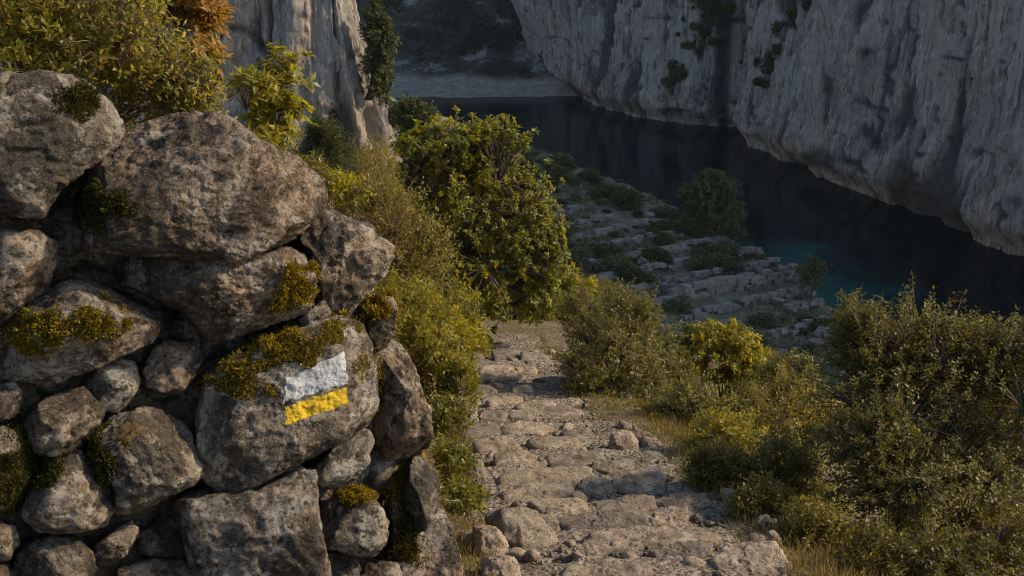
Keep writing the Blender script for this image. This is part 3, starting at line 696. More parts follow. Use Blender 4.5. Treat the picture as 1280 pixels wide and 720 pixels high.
# loose cobbles, shared shapes
cob = []
for k in range(6):
    rng = np.random.default_rng(500+k); a = np.linspace(0, 2*math.pi, 10)[:-1]; rad = 1+.22*rng.normal(size=9).clip(-1.2, 1.2)
    o, V, Fc = lump(np.stack([rad*np.cos(a), rad*np.sin(a)*.75, 0*a], 1), np.array([0, 0, 1.]), .55, 3, 520+k, .7, 8, .75, .5)
    V = V-V.mean(0); cob.append(mesh_np('cobble', V, Fc)); cob[-1].materials.append(M['step'])
for k in range(230):
    y = 4.3+9.0*rs.random()**1.5; t = rs.uniform(-.78, .80); x = t+float(xc(np.array(y)))
    s_ = (.018+.05*rs.random()**2.2)*(1.25 if abs(t) > .5 else 1)
    o_ = ob('cobble', cob[rs.integers(6)], None, path, (x, y, -(1.6+.2*y)+s_*.12)); o_.scale = (s_, s_, s_); o_.rotation_euler = (rs.normal(0, .3), rs.normal(0, .3), rs.random()*6.28)
n = 10000; y = 3.6+10*rs.random(n)**1.4; t = rs.normal(0, .42, n).clip(-.95, .95)+.1; x = t+xc(y); V0, F0 = ico(1); s_ = .004+.015*rs.random(n)**2.5
z = -(1.6+.2*np.minimum(y, 13.2))-.1*np.clip(y-13.2, 0, 9)-.012+.01*rs.random(n)-.14*sstep(.7, .95, np.where(t > 0, t+.3*sstep(6.5, 9.5, y), -t))
Vg = (V0[None]*s_[:, None, None]*(.6+.8*rs.random((n, 1, 3)))*(1+.25*rs.normal(size=(n, len(V0), 1)).clip(-1, 1))+np.stack([x, y, z], 1)[:, None]).reshape(-1, 3)
tag(ob('gravel', mesh_np('gravel', Vg, (F0[None]+(np.arange(n)*len(V0))[:, None, None]).reshape(-1, 3), False), M['step'], path), kind='stuff')
# loose rocks along the path, each a thing
RK = [([(607,649),(630,643),(661,647),(692,676),(700,706),(658,712),(628,690)], .14, 'slanting pale rock slab at the foot of the wall end', .10),
 ([(591,664),(619,666),(634,688),(628,710),(597,704)], .12, 'rounded rock wedged between the slanting slab and the wall', .08),
 ([(604,704),(630,698),(648,716),(650,740),(600,740)], .12, 'low rock in dry grass below the slanting slab', .07),
 ([(585,575),(599,577),(611,602),(601,613),(581,596)], .08, 'narrow upright pale stone among weeds beside the steps', .09),
 ([(763,548),(778,541),(797,552),(800,575),(780,582),(764,570)], .09, 'grey rock under the olive coloured bush', .09),
 ([(945,653),(955,648),(968,655),(970,668),(955,672),(945,664)], .06, 'small round grey stone in dry grass beside the gravel', .05),
 ([(954,670),(968,668),(975,680),(962,686),(952,680)], .05, 'smaller pale stone just below the round grey one', .05),
 ([(800,548),(818,552),(830,566),(812,574),(798,566)], .07, 'flat stone half hidden under the right hand bushes', .05)]
for k, (pl, th, lab, lift) in enumerate(RK):
    c0 = np.mean(pl, 0); pc = on_path(*c0); nn = unit(np.array([.05, -.55, .8])); pc = pc+np.array([0, 0, .02]); d0 = pc@nn
    pts = np.array([ray(px, py)*(d0/(ray(px, py)@nn)) for px, py in pl])
    o, V, Fc = lump(pts, nn, th, 5, 700+k*5, .5, 10, .76, .9, low=.6, chips=16); o_ = ob('rock', mesh_np('rock', V, Fc), M['step'], None, Vector(o))
    tag(o_, lab, 'rock', 'loose rocks along the path')

# ------------------------------------------------------------------ terrace walls, bushes and trees on the spur
blk = []
for k in range(6):
    rng = np.random.default_rng(60+k); bm = bmesh.new(); bmesh.ops.create_cube(bm, size=1.0)
    for v_ in bm.verts: v_.co = Vector((v_.co.x*1.1*(1+.16*rng.normal()), v_.co.y*.76*(1+.1*rng.normal()), v_.co.z*.64*(1+.14*rng.normal())))
    bmesh.ops.bevel(bm, geom=list(bm.edges), offset=.05, segments=1, affect='EDGES'); me = bpy.data.meshes.new('block'); bm.to_mesh(me); bm.free(); me.materials.append(M['block']); blk.append(me)
TD = np.array([.79, .62])
ORD = ['first', 'second', 'third', 'fourth', 'fifth', 'sixth', 'seventh', 'eighth', 'ninth', 'tenth']
WALLS = [(0., -4, 22, 3, .99, 'long weathered block wall retaining the terrace at the point of the spur')]
for k in range(4): WALLS.append((-2.4*(k+1), -2, 23, 2, .92-.08*k, ORD[k]+' broken terrace wall downhill of the long retaining wall'))
for k in range(10): WALLS.append((2.4*(k+1), -4-.9*k, 21-2*k, 2, .95-.03*(k % 4), ORD[k]+' terrace wall uphill of the long retaining wall'))
for wi, (q, s0, s1, courses, keep, lab) in enumerate(WALLS):
    org = np.array([9., 87.])+SQ*q
    mid = org+TD*(s0+s1)/2; root = empty('terrace_wall', (mid[0], mid[1], float(spur(np.array([mid[0]]), np.array([mid[1]]))[0]))); tag(root, lab, 'terrace wall', 'terrace walls on the spur', 'thing')
    ml = np.array(root.location)
    for cs in range(courses):
        s = s0+.5*(cs % 2)
        while s < s1:
            ln = rs.uniform(.75, 1.25)
            if rs.random() < keep-(.15 if cs == courses-1 else 0):
                # follow the wavy edge of the terrace
                p = org+TD*s
                for _ in range(3):
                    qq = float(terr_q(np.array([p[0]]), np.array([p[1]]))[0]); p = p-SQ*(qq-q-.05)
                if float(rim_d(np.array([p[0]]), np.array([p[1]]))[0]) > -.5:
                    gl = p-SQ*.9; z = float(spur(np.array([gl[0]]), np.array([gl[1]]))[0])
                    o_ = ob('block', blk[rs.integers(6)], None, root, (p[0]-ml[0]-SQ[0]*.15*(1-cs*.4)+rs.normal(0, .06), p[1]-ml[1]-SQ[1]*.15*(1-cs*.4)+rs.normal(0, .06), z-ml[2]+(.16+.42*cs if q == 0 else .20+.32*cs)+rs.normal(0, .03)))
                    o_.scale = (ln, .8, .68+.2*rs.random()) if q == 0 else (ln*.8, .6, .45+.25*rs.random()); o_.rotation_euler = (rs.normal(0, .05), rs.normal(0, .06), math.atan2(TD[1], TD[0])+rs.normal(0, .09))
            s += ln*1.08*(1 if q == 0 else .8)
# scattered boulders on the terraces
for k in range(30):
    x, y = rs.uniform(-6, 24), rs.uniform(78, 122)
    if float(rim_d(np.array([x]), np.array([y]))[0]) < -.3: continue
    if rs.random() < .5: y = y
    o_ = ob('boulder', blk[rs.integers(6)], None, None, (x, y, float(spur(np.array([x]), np.array([y]))[0])+.1)); s_ = .4+.9*rs.random()**2; o_.scale = (s_, s_, s_); o_.rotation_euler = tuple(rs.normal(0, .5, 3)+np.array([0, 0, rs.random()*6]))
    tag(o_, ('large' if s_ > .75 else 'small')+' grey boulder lying loose '+('on the terraces above the long block wall' if float(terr_q(np.array([x]), np.array([y]))[0]) > 0 else 'on the slope below the long block wall'), 'boulder', 'boulders on the terraces')
def bush_mesh(name, nleaf, L, W, seed, flatz=.8, lob=7):
    rng = np.random.default_rng(seed); c = unit(rng.normal(size=(lob, 3)))*.55; c[:, 2] = abs(c[:, 2])*flatz+.35; rad = .32+.25*rng.random(lob)
    wh = rng.integers(0, lob, nleaf); d = unit(rng.normal(size=(nleaf, 3))); P = c[wh]+d*(rad[wh]*(.45+.6*rng.random(nleaf)))[:, None]
    P[:, 2] = np.abs(P[:, 2]); return leaves_mesh(name, P, d+rng.normal(0, .6, (nleaf, 3)), rng.normal(size=(nleaf, 3)), L*(.6+.8*rng.random(nleaf)), W*(.6+.8*rng.random(nleaf)))
proto = [bush_mesh('bush', 1700, .15, .085, 20+k, .5+.3*(k % 3), 5+2*k) for k in range(6)]
for k, b in enumerate(proto): b.materials.append(M['lf_fg'] if k % 2 else M['lf_far'])
cnt = 0
def where(q):
    k = int(math.floor(q/STEP_Q))
    if k < -4: return 'in the gully below all the terrace walls'
    if k < 0: return 'just uphill of the '+ORD[-k-1]+' broken wall below the long one'
    if k == 0: return 'on the terrace the long wall retains'
    return 'just uphill of the '+ORD[min(k, 10)-1]+' wall above the long one'
while cnt < 290:
    x, y = rs.uniform(-3, 27), rs.uniform(76, 122); d = float(rim_d(np.array([x]), np.array([y]))[0]); q = float(terr_q(np.array([x]), np.array([y]))[0])
    if d < .4: continue
    f = (q/STEP_Q) % 1
    if -5.5 < q < 2.5 and x > 9 and rs.random() < .8: continue
    if (f < .2 or f > .62) and rs.random() < .35: continue
    big = rs.random() < .30
    s_ = rs.uniform(.95, 1.6) if big else rs.uniform(.35, .75)
    k = rs.integers(6)
    o_ = ob('bush', proto[k], None, None, (x, y, float(spur(np.array([x]), np.array([y]))[0])-.1)); o_.scale = (s_*rs.uniform(.85, 1.4), s_*rs.uniform(.85, 1.4), s_*rs.uniform(.6, .95)); o_.rotation_euler = (rs.normal(0, .08), rs.normal(0, .08), rs.random()*6.28)
    tag(o_, ('spreading dark' if big else 'small')+(' grey green' if k % 2 else ' olive green')+' bush '+where(q), 'bush', 'bushes on the terraces'); cnt += 1
for k in range(34):
    x, y = rs.uniform(-14, -1), rs.uniform(92, 126)
    if float(rim_d(np.array([x]), np.array([y]))[0]) < .4: continue
    s_ = rs.uniform(.8, 1.9); o_ = ob('bush', proto[rs.integers(6)], None, None, (x, y, float(spur(np.array([x]), np.array([y]))[0])-.1)); o_.scale = (s_*1.2, s_*1.2, s_); o_.rotation_euler = (0, 0, rs.random()*6.28)
    tag(o_, 'dark bush crowding the foot of the fluted cliff on the spur', 'bush', 'bushes at the cliff foot')
n = 60000; x = rs.uniform(-14, 27, n); y = rs.uniform(72, 124, n); k = (rim_d(x, y) > 0) & (fbm(np.stack([x*.35, y*.35, 0*x], -1), 3, 44) > -.08); x, y = x[k], y[k]; n = len(x)
tag(ob('low_scrub', leaves_mesh('low_scrub', np.stack([x, y, spur(x, y)+.25*rs.random(n)], 1), rs.normal(size=(n, 3))*np.array([1, 1, .6])+np.array([0, 0, .5]), rs.normal(size=(n, 3)), .14+.2*rs.random(n), .07+.1*rs.random(n)), M['lf_fg']), 'low scrub and dry herbs covering the terrace floors', 'scrub', kind='stuff')
def far_tree(label, px, py, Y, h, seed, n=700, wid=.40):
    p = at(px, py, Y); b = np.array([p[0], p[1], float(H(np.array([p[0]]), np.array([p[1]]))[0])-.1])
    z0 = b[2]
    bl = [(np.array([b[0]+dx*h, b[1], z0+fz*h]), np.array([r_*h, r_*h, r_*h*.7]), w_) for dx, fz, r_, w_ in ((0, .42, wid*.9, 1.2), (-.12, .62, wid*.75, 1), (.12, .72, wid*.6, .8), (.02, .88, wid*.4, .5))]
    return shrub('pine_tree', label, 'pine tree', b, bl, n, 20, (h*.05, h*.017), (M['bark'], M['lf_fg']), seed, n1=5, n2=5, r0=h*.022, spread=h*.07, twigs=False, parts=('trunk', 'crown'), shell=.35, jitter=.9)
far_tree('broad dark pine on the rim of the terraced spur above the water', 884, 330, 107, 5.4, 31, 900, .52)
far_tree('smaller pine beside the broad pine, lower on the rim', 912, 345, 102, 3.6, 32, 200)
far_tree('low pine at the tip of the spur below the last wall blocks', 1012, 390, 94, 3.4, 33, 200)

# tree clinging beside the left cliff
def cliff_tree(label, px, py, Y, rx, ry, seed, mat='lf_jun', n=420):
    c, r, _ = blob(px, py, rx, ry, Y); b = c-np.array([r[0]*.7, -1.0, r[2]*1.05])
    bl = [(c+np.array([dx*r[0], 0, dz*r[2]]), r*s_, 1) for dx, dz, s_ in ((-.15, .45, .55), (.2, .1, .6), (-.1, -.3, .62), (.1, -.65, .4))]
    return shrub('cliff_tree', label, 'tree', b, bl, n, 20, (.33, .13), (M['bark'], M[mat]), seed, n1=5, n2=5, r0=.16, spread=.5, twigs=False, parts=('trunk', 'crown'), shell=.3, jitter=.9)
cliff_tree('dark evergreen tree clinging to the edge of the fluted cliff', 474, 64, 92, 26, 56, 61)
cliff_tree('dusky tree below the cliff edge behind the sunlit shrub', 520, 150, 100, 34, 26, 62, n=380)

from mathutils.bvhtree import BVHTree
def bvh_of(o_):
    n_ = len(o_.data.vertices); co = np.empty(n_*3, np.float32); o_.data.vertices.foreach_get('co', co); co = co.reshape(-1, 3)
    return BVHTree.FromPolygons([tuple(map(float, c_)) for c_ in co], [tuple(p_.vertices) for p_ in o_.data.polygons])
trees = [(bpy.data.objects['near_cliff'], 'near_cliff'), (bpy.data.objects['far_cliff'], 'far_cliff')]
trees = [(bvh_of(a_), b_) for a_, b_ in trees]
rc = np.random.default_rng(77); spots = []
for i in range(40):
    t_ = rc.random(); spots.append((893-t_*62+rc.normal(0, 8+6*(1-t_)), 2+t_*118+rc.normal(0, 5)))
for i in range(20):
    t_ = rc.random(); spots.append((1003-t_*52+rc.normal(0, 6), 4+t_*100+rc.normal(0, 5)))
for (px_, py_) in spots:
    d_ = Vector(ray(px_, py_)).normalized(); best = None
    for tr_, nm_ in trees:
        h_ = tr_.ray_cast(Vector((0, 0, 0)), d_)
        if h_[0] is not None and (best is None or h_[3] < best[1]): best = (h_[0], h_[3], nm_)
    if best is None: continue
    s_ = (.45+1.3*rc.random()**2)*best[1]/230; k_ = rc.integers(6)
    o_ = ob('cliff_bush', proto[k_], None, None, best[0]-Vector((0, 0, .4*s_))); o_.scale = (s_*1.2, s_*1.2, s_*rc.uniform(1., 1.9)); o_.rotation_euler = (0, 0, rc.random()*6.28)
    gul = abs(px_-(895-py_*.45)) < 26 and py_ < 140
    tag(o_, ('small' if s_ < 1. else 'large')+' dark bush rooted '+('in the dark gully between the two cliffs' if gul else ('high' if best[0].z > -14 else 'low')+(' on the nearer shaded cliff' if best[2] == 'near_cliff' else ' on the farther overhanging cliff')), 'bush', 'bushes rooted on the cliffs')

# far wood on the slope above the beach: one mass
rng = np.random.default_rng(5); Ps, Ds, Ls = [], [], []
for k in range(520):
    x, y = rng.uniform(-120, 40), rng.uniform(262, 470); z = float(far_h(np.array([x]), np.array([y]))[0])
    if z < -36.5+.05*max(0, min(90, -x-8)) or (z < -30 and rng.random() < .5): continue
    R = rng.uniform(1.6, 4.2); m = 240; d = unit(rng.normal(size=(m, 3))); Ps.append(np.array([x, y, z+R*.7])+d*R*np.array([1, 1, .85])*(.55+.5*rng.random((m, 1)))); Ds.append(d+rng.normal(0, .5, (m, 3))); Ls.append(np.full(m, R*.22))
Ps, Ds, Ls = np.concatenate(Ps), np.concatenate(Ds), np.concatenate(Ls)*(.7+.6*rng.random(sum(map(len, Ls))))
tag(ob('far_wood', leaves_mesh('far_wood', Ps, Ds, rng.normal(size=Ps.shape), Ls, Ls*.6), M['lf_farw']), 'dark wood covering the slope above the pale beach', 'wood', kind='stuff')

# ------------------------------------------------------------------ shrubs round the path
B_, T_ = M['bark'], M['twig']
shrub('broadleaf_shrub', 'large sunlit shrub with broad green leaves at the end of the steps', 'shrub', on_ground(575, 13.6),
      [blob(590, 290, 88, 108, 13.6, 3), blob(565, 200, 64, 46, 13.6, 1.3), blob(655, 310, 44, 75, 13.4, 1.2), blob(530, 340, 60, 80, 13.2, 1.2), blob(615, 185, 36, 34, 13.6, .6), blob(672, 375, 34, 35, 13.3, .5), blob(590, 380, 50, 50, 13.2, 1), blob(500, 270, 46, 70, 13.6, .9), blob(520, 190, 30, 30, 13.8, .4), blob(640, 240, 34, 30, 13.6, .5), blob(690, 330, 20, 36, 13.3, .35)],
      2300, 14, (.050, .028), (B_, M['lf_shrub']), 201, n1=8, n2=10, r0=.028, spread=.09, rosette=True, fold=.18, shell=.4, second=(M['lf_yellow'], 2.4, .22), wild=.6, jitter=.9)
shrub('low_shrub', 'low yellow green bush closing the far end of the path', 'shrub', on_ground(690, 15.3),
      [blob(690, 388, 46, 26, 15.3, 1), blob(655, 398, 34, 16, 15.2, .7), blob(715, 370, 30, 30, 15.5, .8)], 480, 13, (.058, .026), (B_, M['lf_yellow']), 202, n1=5, r0=.014, spread=.10, fold=.15, second=(M['lf_shrub'], 3., 0.))
for k_, (px_, py_, rx_, ry_, Y_, mt_, lab_) in enumerate([
    (640, 372, 40, 24, 17.0, 'lf_shrub', 'green shrub just past the level patch behind the path end'),
    (745, 372, 40, 30, 17.0, 'lf_olive', 'grey shrub on the drop behind the rounded olive bush'),
    (800, 425, 46, 34, 14.0, 'lf_olive', 'dull olive shrub between the rounded olive bush and the yellow bush'),
    (850, 455, 40, 34, 12.5, 'lf_dark', 'dark shrub tucked behind the bright yellow bush'),
    (828, 470, 44, 52, 10.8, 'lf_olive', 'olive shrub filling the gap between the rounded bush and the yellow bush'),
    (985, 480, 44, 40, 9.8, 'lf_olive', 'airy olive shrub standing against the left flank of the big evergreen'),
    (940, 470, 36, 34, 12.0, 'lf_yellow', 'thin yellow green shrub behind the flank of the yellow bush'),
    (965, 500, 44, 40, 10.5, 'lf_dark', 'dark shrub between the yellow bush and the big evergreen'),
    (1010, 530, 50, 60, 9.5, 'lf_olive', 'olive shrub pressed against the big evergreen bush'),
    (1010, 640, 56, 40, 6.6, 'lf_twiggy', 'brown leaved low shrub behind the dry grass by the evergreen')]):
    shrub('hillside_shrub', lab_, 'shrub', on_ground(px_, Y_), [blob(px_, py_, rx_, ry_, Y_, 2), blob(px_-rx_*.4, py_+ry_*.6, rx_*.7, ry_*.7, Y_, 1), blob(px_+rx_*.5, py_+ry_*.5, rx_*.7, ry_*.6, Y_, 1)],
          int(330+rx_*3), 15, (.034 if Y_ > 7 else .026, .014 if Y_ > 7 else .011), (B_, M[mt_]), 240+k_, n1=8, n2=6, r0=.010, spread=.09, shell=.4)
shrub('twiggy_shrub', 'tall twiggy shrub with sparse small leaves beside the wall top', 'shrub', on_ground(500, 8.6),
      [blob(500, 300, 55, 85, 8.6, 2), blob(470, 250, 40, 55, 8.9, 1.2), blob(540, 330, 36, 60, 8.6, 1), blob(505, 380, 55, 60, 8.5, 1.2)], 620, 12, (.030, .011), (T_, M['lf_twiggy']), 203, n1=10, n2=7, r0=.012, spread=.13, shell=.3)
shrub('leafy_shrub', 'yellow green leafy shrub between the wall and the steps', 'shrub', on_ground(520, 6.9),
      [blob(520, 420, 42, 62, 6.9, 2), blob(550, 470, 40, 50, 6.9, 1.5), blob(500, 380, 30, 40, 7.1, 1), blob(565, 430, 30, 45, 7.4, 1)], 520, 14, (.036, .014), (T_, M['lf_yellow']), 204, n1=8, n2=6, r0=.009, spread=.10, fold=.15, shell=.35, second=(M['lf_twiggy'], 4., .05))
shrub('leafy_shrub', 'small bushy herb hanging over the left edge of the steps', 'shrub', on_ground(565, 6.2),
      [blob(560, 525, 30, 36, 6.1, 1), blob(574, 485, 28, 34, 6.8, 1), blob(566, 575, 30, 28, 5.6, .8), blob(580, 620, 26, 24, 5.2, .6)], 330, 13, (.030, .012), (T_, M['herb']), 205, n1=7, r0=.006, spread=.08, shell=.3)
shrub('leafy_shrub', 'pale shrub with dry stems under the broad leaved shrub', 'shrub', on_ground(575, 10.5),
      [blob(570, 400, 40, 55, 10.6, 1), blob(590, 430, 22, 30, 10.8, .5), blob(540, 420, 40, 45, 10.2, 1)], 380, 13, (.042, .016), (T_, M['lf_yellow']), 206, n1=8, r0=.009, spread=.11, shell=.3, second=(M['lf_shrub'], 3., .0))
shrub('thin_shrub', 'thin grey brown shrub rising behind the pitted rock', 'shrub', on_ground(455, 7.2),
      [blob(470, 225, 34, 50, 9.8, 1.4), blob(450, 260, 40, 40, 9.5, 1)], 330, 11, (.030, .012), (T_, M['lf_twiggy']), 207, n1=8, n2=6, r0=.009, spread=.12, shell=.3)
shrub('sapling', 'slender sapling with lobed yellow green leaves behind the big boulder', 'sapling', on_ground(345, 7.2),
      [blob(352, 100, 26, 44, 7.2, 1), blob(318, 112, 34, 22, 7.0, .9), blob(345, 150, 42, 40, 7.2, 1.4), blob(330, 180, 40, 18, 7.0, .6)], 150, 9, (.062, .027), (T_, M['lf_yellow']), 208, n1=5, n2=5, r0=.010, spread=.07, rosette=True, fold=.12, shell=.2)
shrub('juniper', 'soft dark green juniper between the sapling and the fluted cliff', 'juniper', on_ground(400, 9.6),
      [blob(402, 170, 26, 26, 9.6, 1), blob(400, 205, 44, 36, 9.6, 2), blob(385, 235, 50, 22, 9.5, 1)], 480, 22, (.045, .006), (B_, M['lf_jun']), 209, n1=7, n2=6, r0=.012, spread=.10, shell=.2, jitter=.8)
shrub('leafy_shrub', 'olive shrub at the foot of the juniper behind the boulder', 'shrub', on_ground(420, 8.4),
      [blob(425, 240, 40, 26, 8.4, 1), blob(385, 215, 30, 20, 8.2, .5)], 240, 12, (.034, .013), (T_, M['lf_yellow']), 210, n1=7, r0=.008, spread=.10, shell=.3, second=(M['lf_twiggy'], 4., -.1))
shrub('tangled_bush', 'dense tangled bush of brown stems with yellow green leaves above the wall', 'bush', on_ground(60, 6.1),
      [blob(120, 60, 120, 85, 5.9, 3), blob(40, 50, 90, 80, 5.8, 2), blob(200, 110, 70, 45, 5.9, 1.4), blob(20, -30, 140, 60, 6.0, 1.5), blob(240, 135, 44, 36, 5.8, .8)], 1250, 7, (.040, .017), (T_, M['lf_yellow']), 211, n1=26, n2=9, r0=.011, spread=.09, shell=.2, fold=.12, second=(M['lf_twiggy'], 3.2, -.05))
shrub('autumn_tree', 'branch of orange autumn leaves hanging over the tangled bush', 'tree', on_ground(200, 6.9),
      [blob(235, 5, 48, 30, 6.6, 1.4), blob(190, -12, 50, 28, 6.6, 1), blob(262, 22, 22, 24, 6.5, .6), blob(252, 70, 24, 24, 6.4, .5)], 230, 9, (.058, .022), (B_, M['lf_orange']), 212, n1=5, n2=5, r0=.02, spread=.07, rosette=True, fold=.12, shell=.2, second=(M['lf_yellow'], 2.4, .25))
shrub('olive_bush', 'rounded grey olive coloured bush on the right of the upper steps', 'bush', on_ground(775, 10.2),
      [blob(760, 440, 62, 72, 10.2, 3), blob(790, 400, 40, 42, 10.4, 1), blob(735, 480, 38, 40, 9.9, 1), blob(800, 490, 50, 50, 9.9, 1), blob(725, 390, 34, 34, 10.6, .7)], 900, 15, (.032, .013), (B_, M['lf_olive']), 213, n1=10, n2=8, r0=.014, spread=.10, shell=.35)
shrub('yellow_bush', 'bright yellow green bush between the olive bush and the spur', 'bush', on_ground(905, 11.5),
      [blob(905, 445, 55, 38, 11.5, 2), blob(860, 450, 35, 34, 11.5, 1), blob(935, 475, 36, 34, 11.4, 1), blob(890, 420, 36, 18, 11.5, .5)], 480, 14, (.052, .023), (B_, M['lf_yellow']), 214, n1=8, n2=6, r0=.012, spread=.10, rosette=True, fold=.15, shell=.35, wild=.6, jitter=.9, second=(M['lf_shrub'], 3., .1))
shrub('olive_bush', 'leafy bush below the bright yellow one beside the steps', 'bush', on_ground(875, 8.9),
      [blob(860, 520, 58, 52, 8.9, 2), blob(910, 545, 50, 50, 8.8, 1.5), blob(835, 560, 36, 34, 8.6, .8), blob(940, 510, 40, 36, 9., 1)], 820, 14, (.031, .013), (B_, M['lf_yellow']), 215, n1=10, n2=7, r0=.012, spread=.10, shell=.3, second=(M['lf_olive'], 3.0, -.15))
shrub('twiggy_shrub', 'thin golden twiggy shrub beside the big dark bush', 'shrub', on_ground(960, 7.9),
      [blob(955, 540, 46, 60, 7.9, 1.5), blob(985, 500, 40, 44, 8.1, 1), blob(930, 595, 46, 36, 7.7, 1), blob(1000, 590, 40, 50, 7.6, 1)], 560, 11, (.029, .011), (T_, M['lf_twiggy']), 216, n1=16, n2=6, r0=.009, spread=.12, shell=.2)
shrub('evergreen_bush', 'big dark evergreen bush with small glossy leaves', 'bush', on_ground(1150, 6.1),
      [blob(1150, 510, 125, 120, 6.3, 4), blob(1072, 425, 40, 66, 6.3, 1.5), blob(1130, 450, 56, 60, 6.3, 1.2), blob(1185, 430, 36, 44, 6.3, .8), blob(1240, 450, 60, 60, 6.3, 1.3), blob(1190, 630, 140, 90, 5.7, 3.6), blob(1085, 570, 60, 90, 5.9, 1.8), blob(1290, 520, 60, 140, 6.1, 1.5)],
      2700, 19, (.023, .011), (B_, M['lf_dark']), 217, n1=14, n2=11, r0=.018, spread=.10, shell=.35, second=(M['lf_olive'], 1.9, .0))
shrub('evergreen_bush', 'low dark undergrowth at the foot of the big evergreen bush', 'bush', on_ground(1120, 5.0),
      [blob(1090, 690, 56, 40, 5.0, 1), blob(1180, 705, 90, 50, 5.0, 1.2), blob(1270, 690, 60, 70, 5.1, 1)], 560, 13, (.024, .010), (B_, M['lf_dark']), 218, n1=12, n2=6, r0=.007, spread=.08, shell=.2)

for k_, (px_, py_, rx_, ry_, mt_, lab_) in enumerate([
    (895, 580, 40, 34, 'lf_twiggy', 'brown undergrowth on the gravel edge next to the round stone'),
    (950, 625, 40, 30, 'lf_twiggy', 'second brown undergrowth clump past the round stone'),
    (1015, 655, 44, 36, 'lf_twiggy', 'low brown undergrowth beside the last gravel before the evergreen'),
    (975, 580, 56, 54, 'lf_olive', 'olive low shrub under the golden twiggy one'),
    (905, 545, 46, 40, 'lf_yellow', 'yellow green low shrub between the leafy bush and the twiggy one')]):
    Y_ = ground_hit(px_, py_+ry_*.85)
    shrub('undergrowth_shrub', lab_, 'shrub', on_ground(px_, Y_), [blob(px_, py_, rx_, ry_, Y_, 2), blob(px_-rx_*.5, py_+ry_*.4, rx_*.6, ry_*.6, Y_, 1), blob(px_+rx_*.5, py_+ry_*.3, rx_*.7, ry_*.7, Y_, 1)],
          int(200+rx_*3), 11, (.0042*Y_, .0016*Y_), (T_, M[mt_]), 270+k_, n1=10, n2=6, r0=.007, spread=.09, shell=.25)

# the same kinds of bush go on over the slopes to either side
def copy_shrub(src, loc, rz, sc_, label, group):
    r = src.copy(); COL.objects.link(r); r.location = loc; r.rotation_euler = (0, 0, rz); r.scale = (sc_, sc_, sc_); r['label'] = label; r['group'] = group
    for ch in list(src.children):
        c_ = ch.copy(); COL.objects.link(c_); c_.parent = r
srcs = {o_['label']: o_ for o_ in COL.objects if o_.type == 'EMPTY' and 'label' in o_.keys()}
low_src = [v_ for k_, v_ in srcs.items() if v_.name.startswith(('undergrowth_shrub', 'hillside_shrub'))]
rb = np.random.default_rng(321)
for k_ in range(26):
    y_ = rb.uniform(5.5, 16); x_ = float(xc(np.array(y_)))+rb.uniform(2.6, 8)
    if x_ < .46*y_-.1: continue
    copy_shrub(low_src[rb.integers(len(low_src))], (x_, y_, float(H(np.array([x_]), np.array([y_]))[0])-.03), rb.random()*6.28, rb.uniform(.9, 1.4), 'bush on the falling slope past the big evergreen bush', 'bushes on the falling slope')
for k_ in range(22):
    y_ = rb.uniform(5.4, 12); x_ = float(xc(np.array(y_)))-rb.uniform(1.2, 3.6)
    copy_shrub(low_src[rb.integers(len(low_src))], (x_, y_, float(H(np.array([x_]), np.array([y_]))[0])-.05), rb.random()*6.28, rb.uniform(.5, .8), 'low bush on the bank behind the dry stone wall', 'low bushes on the bank')
def cover(name, n, x0, x1, y0, y1, mat, label, seed, thr=-.15):
    rng = np.random.default_rng(seed); y = rng.uniform(y0, y1, n); t = rng.uniform(x0, x1, n); x = t+xc(y)
    fr = (x-WA[0])*WN[0]+(y-WA[1])*WN[1]
    k = (fbm(np.stack([x*1.1, y*1.1, 0*x], -1), 3, seed) > thr) & ((fr < -.5) | (y > 5.2) | (t > 0)); x, y = x[k], y[k]; n = len(x)
    me = leaves_mesh(name, np.stack([x, y, H(x, y)-.005+.03*rng.random(n)], 1), rng.normal(size=(n, 3))*np.array([1, 1, .5])+np.array([0, 0, .7]), rng.normal(size=(n, 3)), .02+.04*rng.random(n), .008+.012*rng.random(n))
    tag(ob(name, me, M[mat]), label, 'ground cover', kind='stuff')
cover('ground_cover', 32000, -5.5, -.95, 4.6, 14, 'lf_twiggy', 'low herbs covering the bank behind the wall', 61)
cover('ground_cover', 36000, .95, 8, 4, 16, 'lf_twiggy', 'low herbs covering the slope under the bushes', 62)

# dry grass and small weeds along the path edges: nobody could count the blades
def tufts(name, centres, per, hgt, mat, seed, wid=.0035, lean=.45, spread=.05):
    rng = np.random.default_rng(seed); C = np.repeat(centres, per, 0); n = len(C)
    P = C+rng.normal(0, spread, (n, 3))*np.array([1, 1, 0]); P[:, 2] = C[:, 2]-.02
    D = np.array([0, 0, 1.])+rng.normal(0, lean, (n, 3)); return leaves_mesh(name, P, D, rng.normal(size=(n, 3)), hgt*(.4+.9*rng.random(n)), np.full(n, wid)*(.6+.8*rng.random(n)))
def margin(side, n, y0, y1, t0, t1, seed):
    rng = np.random.default_rng(seed); y = y0+(y1-y0)*rng.random(n)**1.3; t = side*(t0+(t1-t0)*rng.random(n)); x = t+xc(y); return np.stack([x, y, H(x, y)], 1)
tag(ob('dry_grass', tufts('dry_grass', margin(1, 650, 4.3, 9, .70, 1.35, 1), 18, .10, None, 2), M['grass']), 'dry straw coloured grass along the right edge of the steps', 'grass', kind='stuff')
tag(ob('dry_grass', tufts('dry_grass', margin(-1, 260, 4.5, 9, .62, .95, 3), 20, .09, None, 4), M['grass']), 'dry grass between the wall foot and the steps', 'grass', kind='stuff')
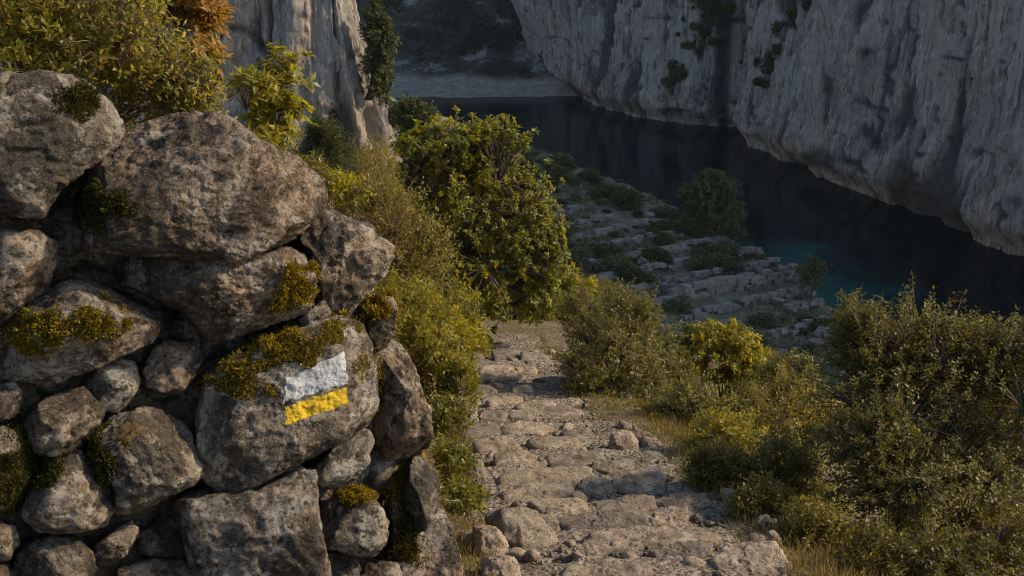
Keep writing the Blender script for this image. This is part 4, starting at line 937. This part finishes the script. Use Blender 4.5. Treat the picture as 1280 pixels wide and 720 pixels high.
tag(ob('weeds', tufts('weeds', margin(-1, 330, 4.4, 11, .60, 1.0, 5), 18, .035, None, 6, .012, .9, .035), M['herb']), 'low green weeds along the wall side of the steps', 'weeds', kind='stuff')
tag(ob('weeds', tufts('weeds', margin(1, 330, 4.8, 13, .66, 1.3, 7), 16, .032, None, 8, .012, .9, .035), M['herb']), 'low green weeds along the bush side of the steps', 'weeds', kind='stuff')
rng = np.random.default_rng(9); y = rng.uniform(6., 13, 190); t = rng.uniform(-.55, .7, 190); cw = np.stack([t+xc(y), y, zpath(y)], 1)
tag(ob('weeds', tufts('weeds', cw, 16, .03, None, 10, .011, .9, .03), M['herb']), 'sparse weeds growing between the upper steps', 'weeds', kind='stuff')
y = rng.uniform(8, 13.6, 200); t = rng.uniform(.36, .95, 200); cw = np.stack([t+xc(y), y, zpath(y)], 1)
tag(ob('dry_grass', tufts('dry_grass', cw, 20, .07, None, 14), M['grass']), 'dry grass creeping over the edge of the upper steps', 'grass', kind='stuff')
tag(ob('weeds', tufts('weeds', cw[::2]+rng.normal(0, .08, (100, 3))*np.array([1, 1, 0]), 22, .045, None, 15, .013, .9, .05), M['herb']), 'green weeds creeping over the edge of the upper steps', 'weeds', kind='stuff')
y = rng.uniform(13, 16, 260); x = rng.uniform(-.9, 1.1, 260); cw = np.stack([x, y, H(x, y)], 1)
tag(ob('dry_grass', tufts('dry_grass', cw, 22, .05, None, 11), M['grass']), 'short dry turf on the level patch past the last step', 'grass', kind='stuff')

# ------------------------------------------------------------------ air in the gorge
hz = bmesh.new(); bmesh.ops.create_cube(hz, size=1.0); hm = bpy.data.meshes.new('haze'); hz.to_mesh(hm); hz.free()
hs = NT('thin_haze'); pv = hs.n('ShaderNodeVolumePrincipled'); pv.inputs['Color'].default_value = (.80, .88, 1, 1); pv.inputs['Density'].default_value = .00006; pv.inputs['Anisotropy'].default_value = 0.
hs.l(pv.outputs[0], hs.out.inputs['Volume'])
ho = tag(ob('haze', hm, hs.m), 'thin pale haze filling the gorge', 'haze', kind='stuff'); ho.scale = (1300, 1300, 140); ho.location = (0, 600, 22)
S.cycles.volume_bounces = 0
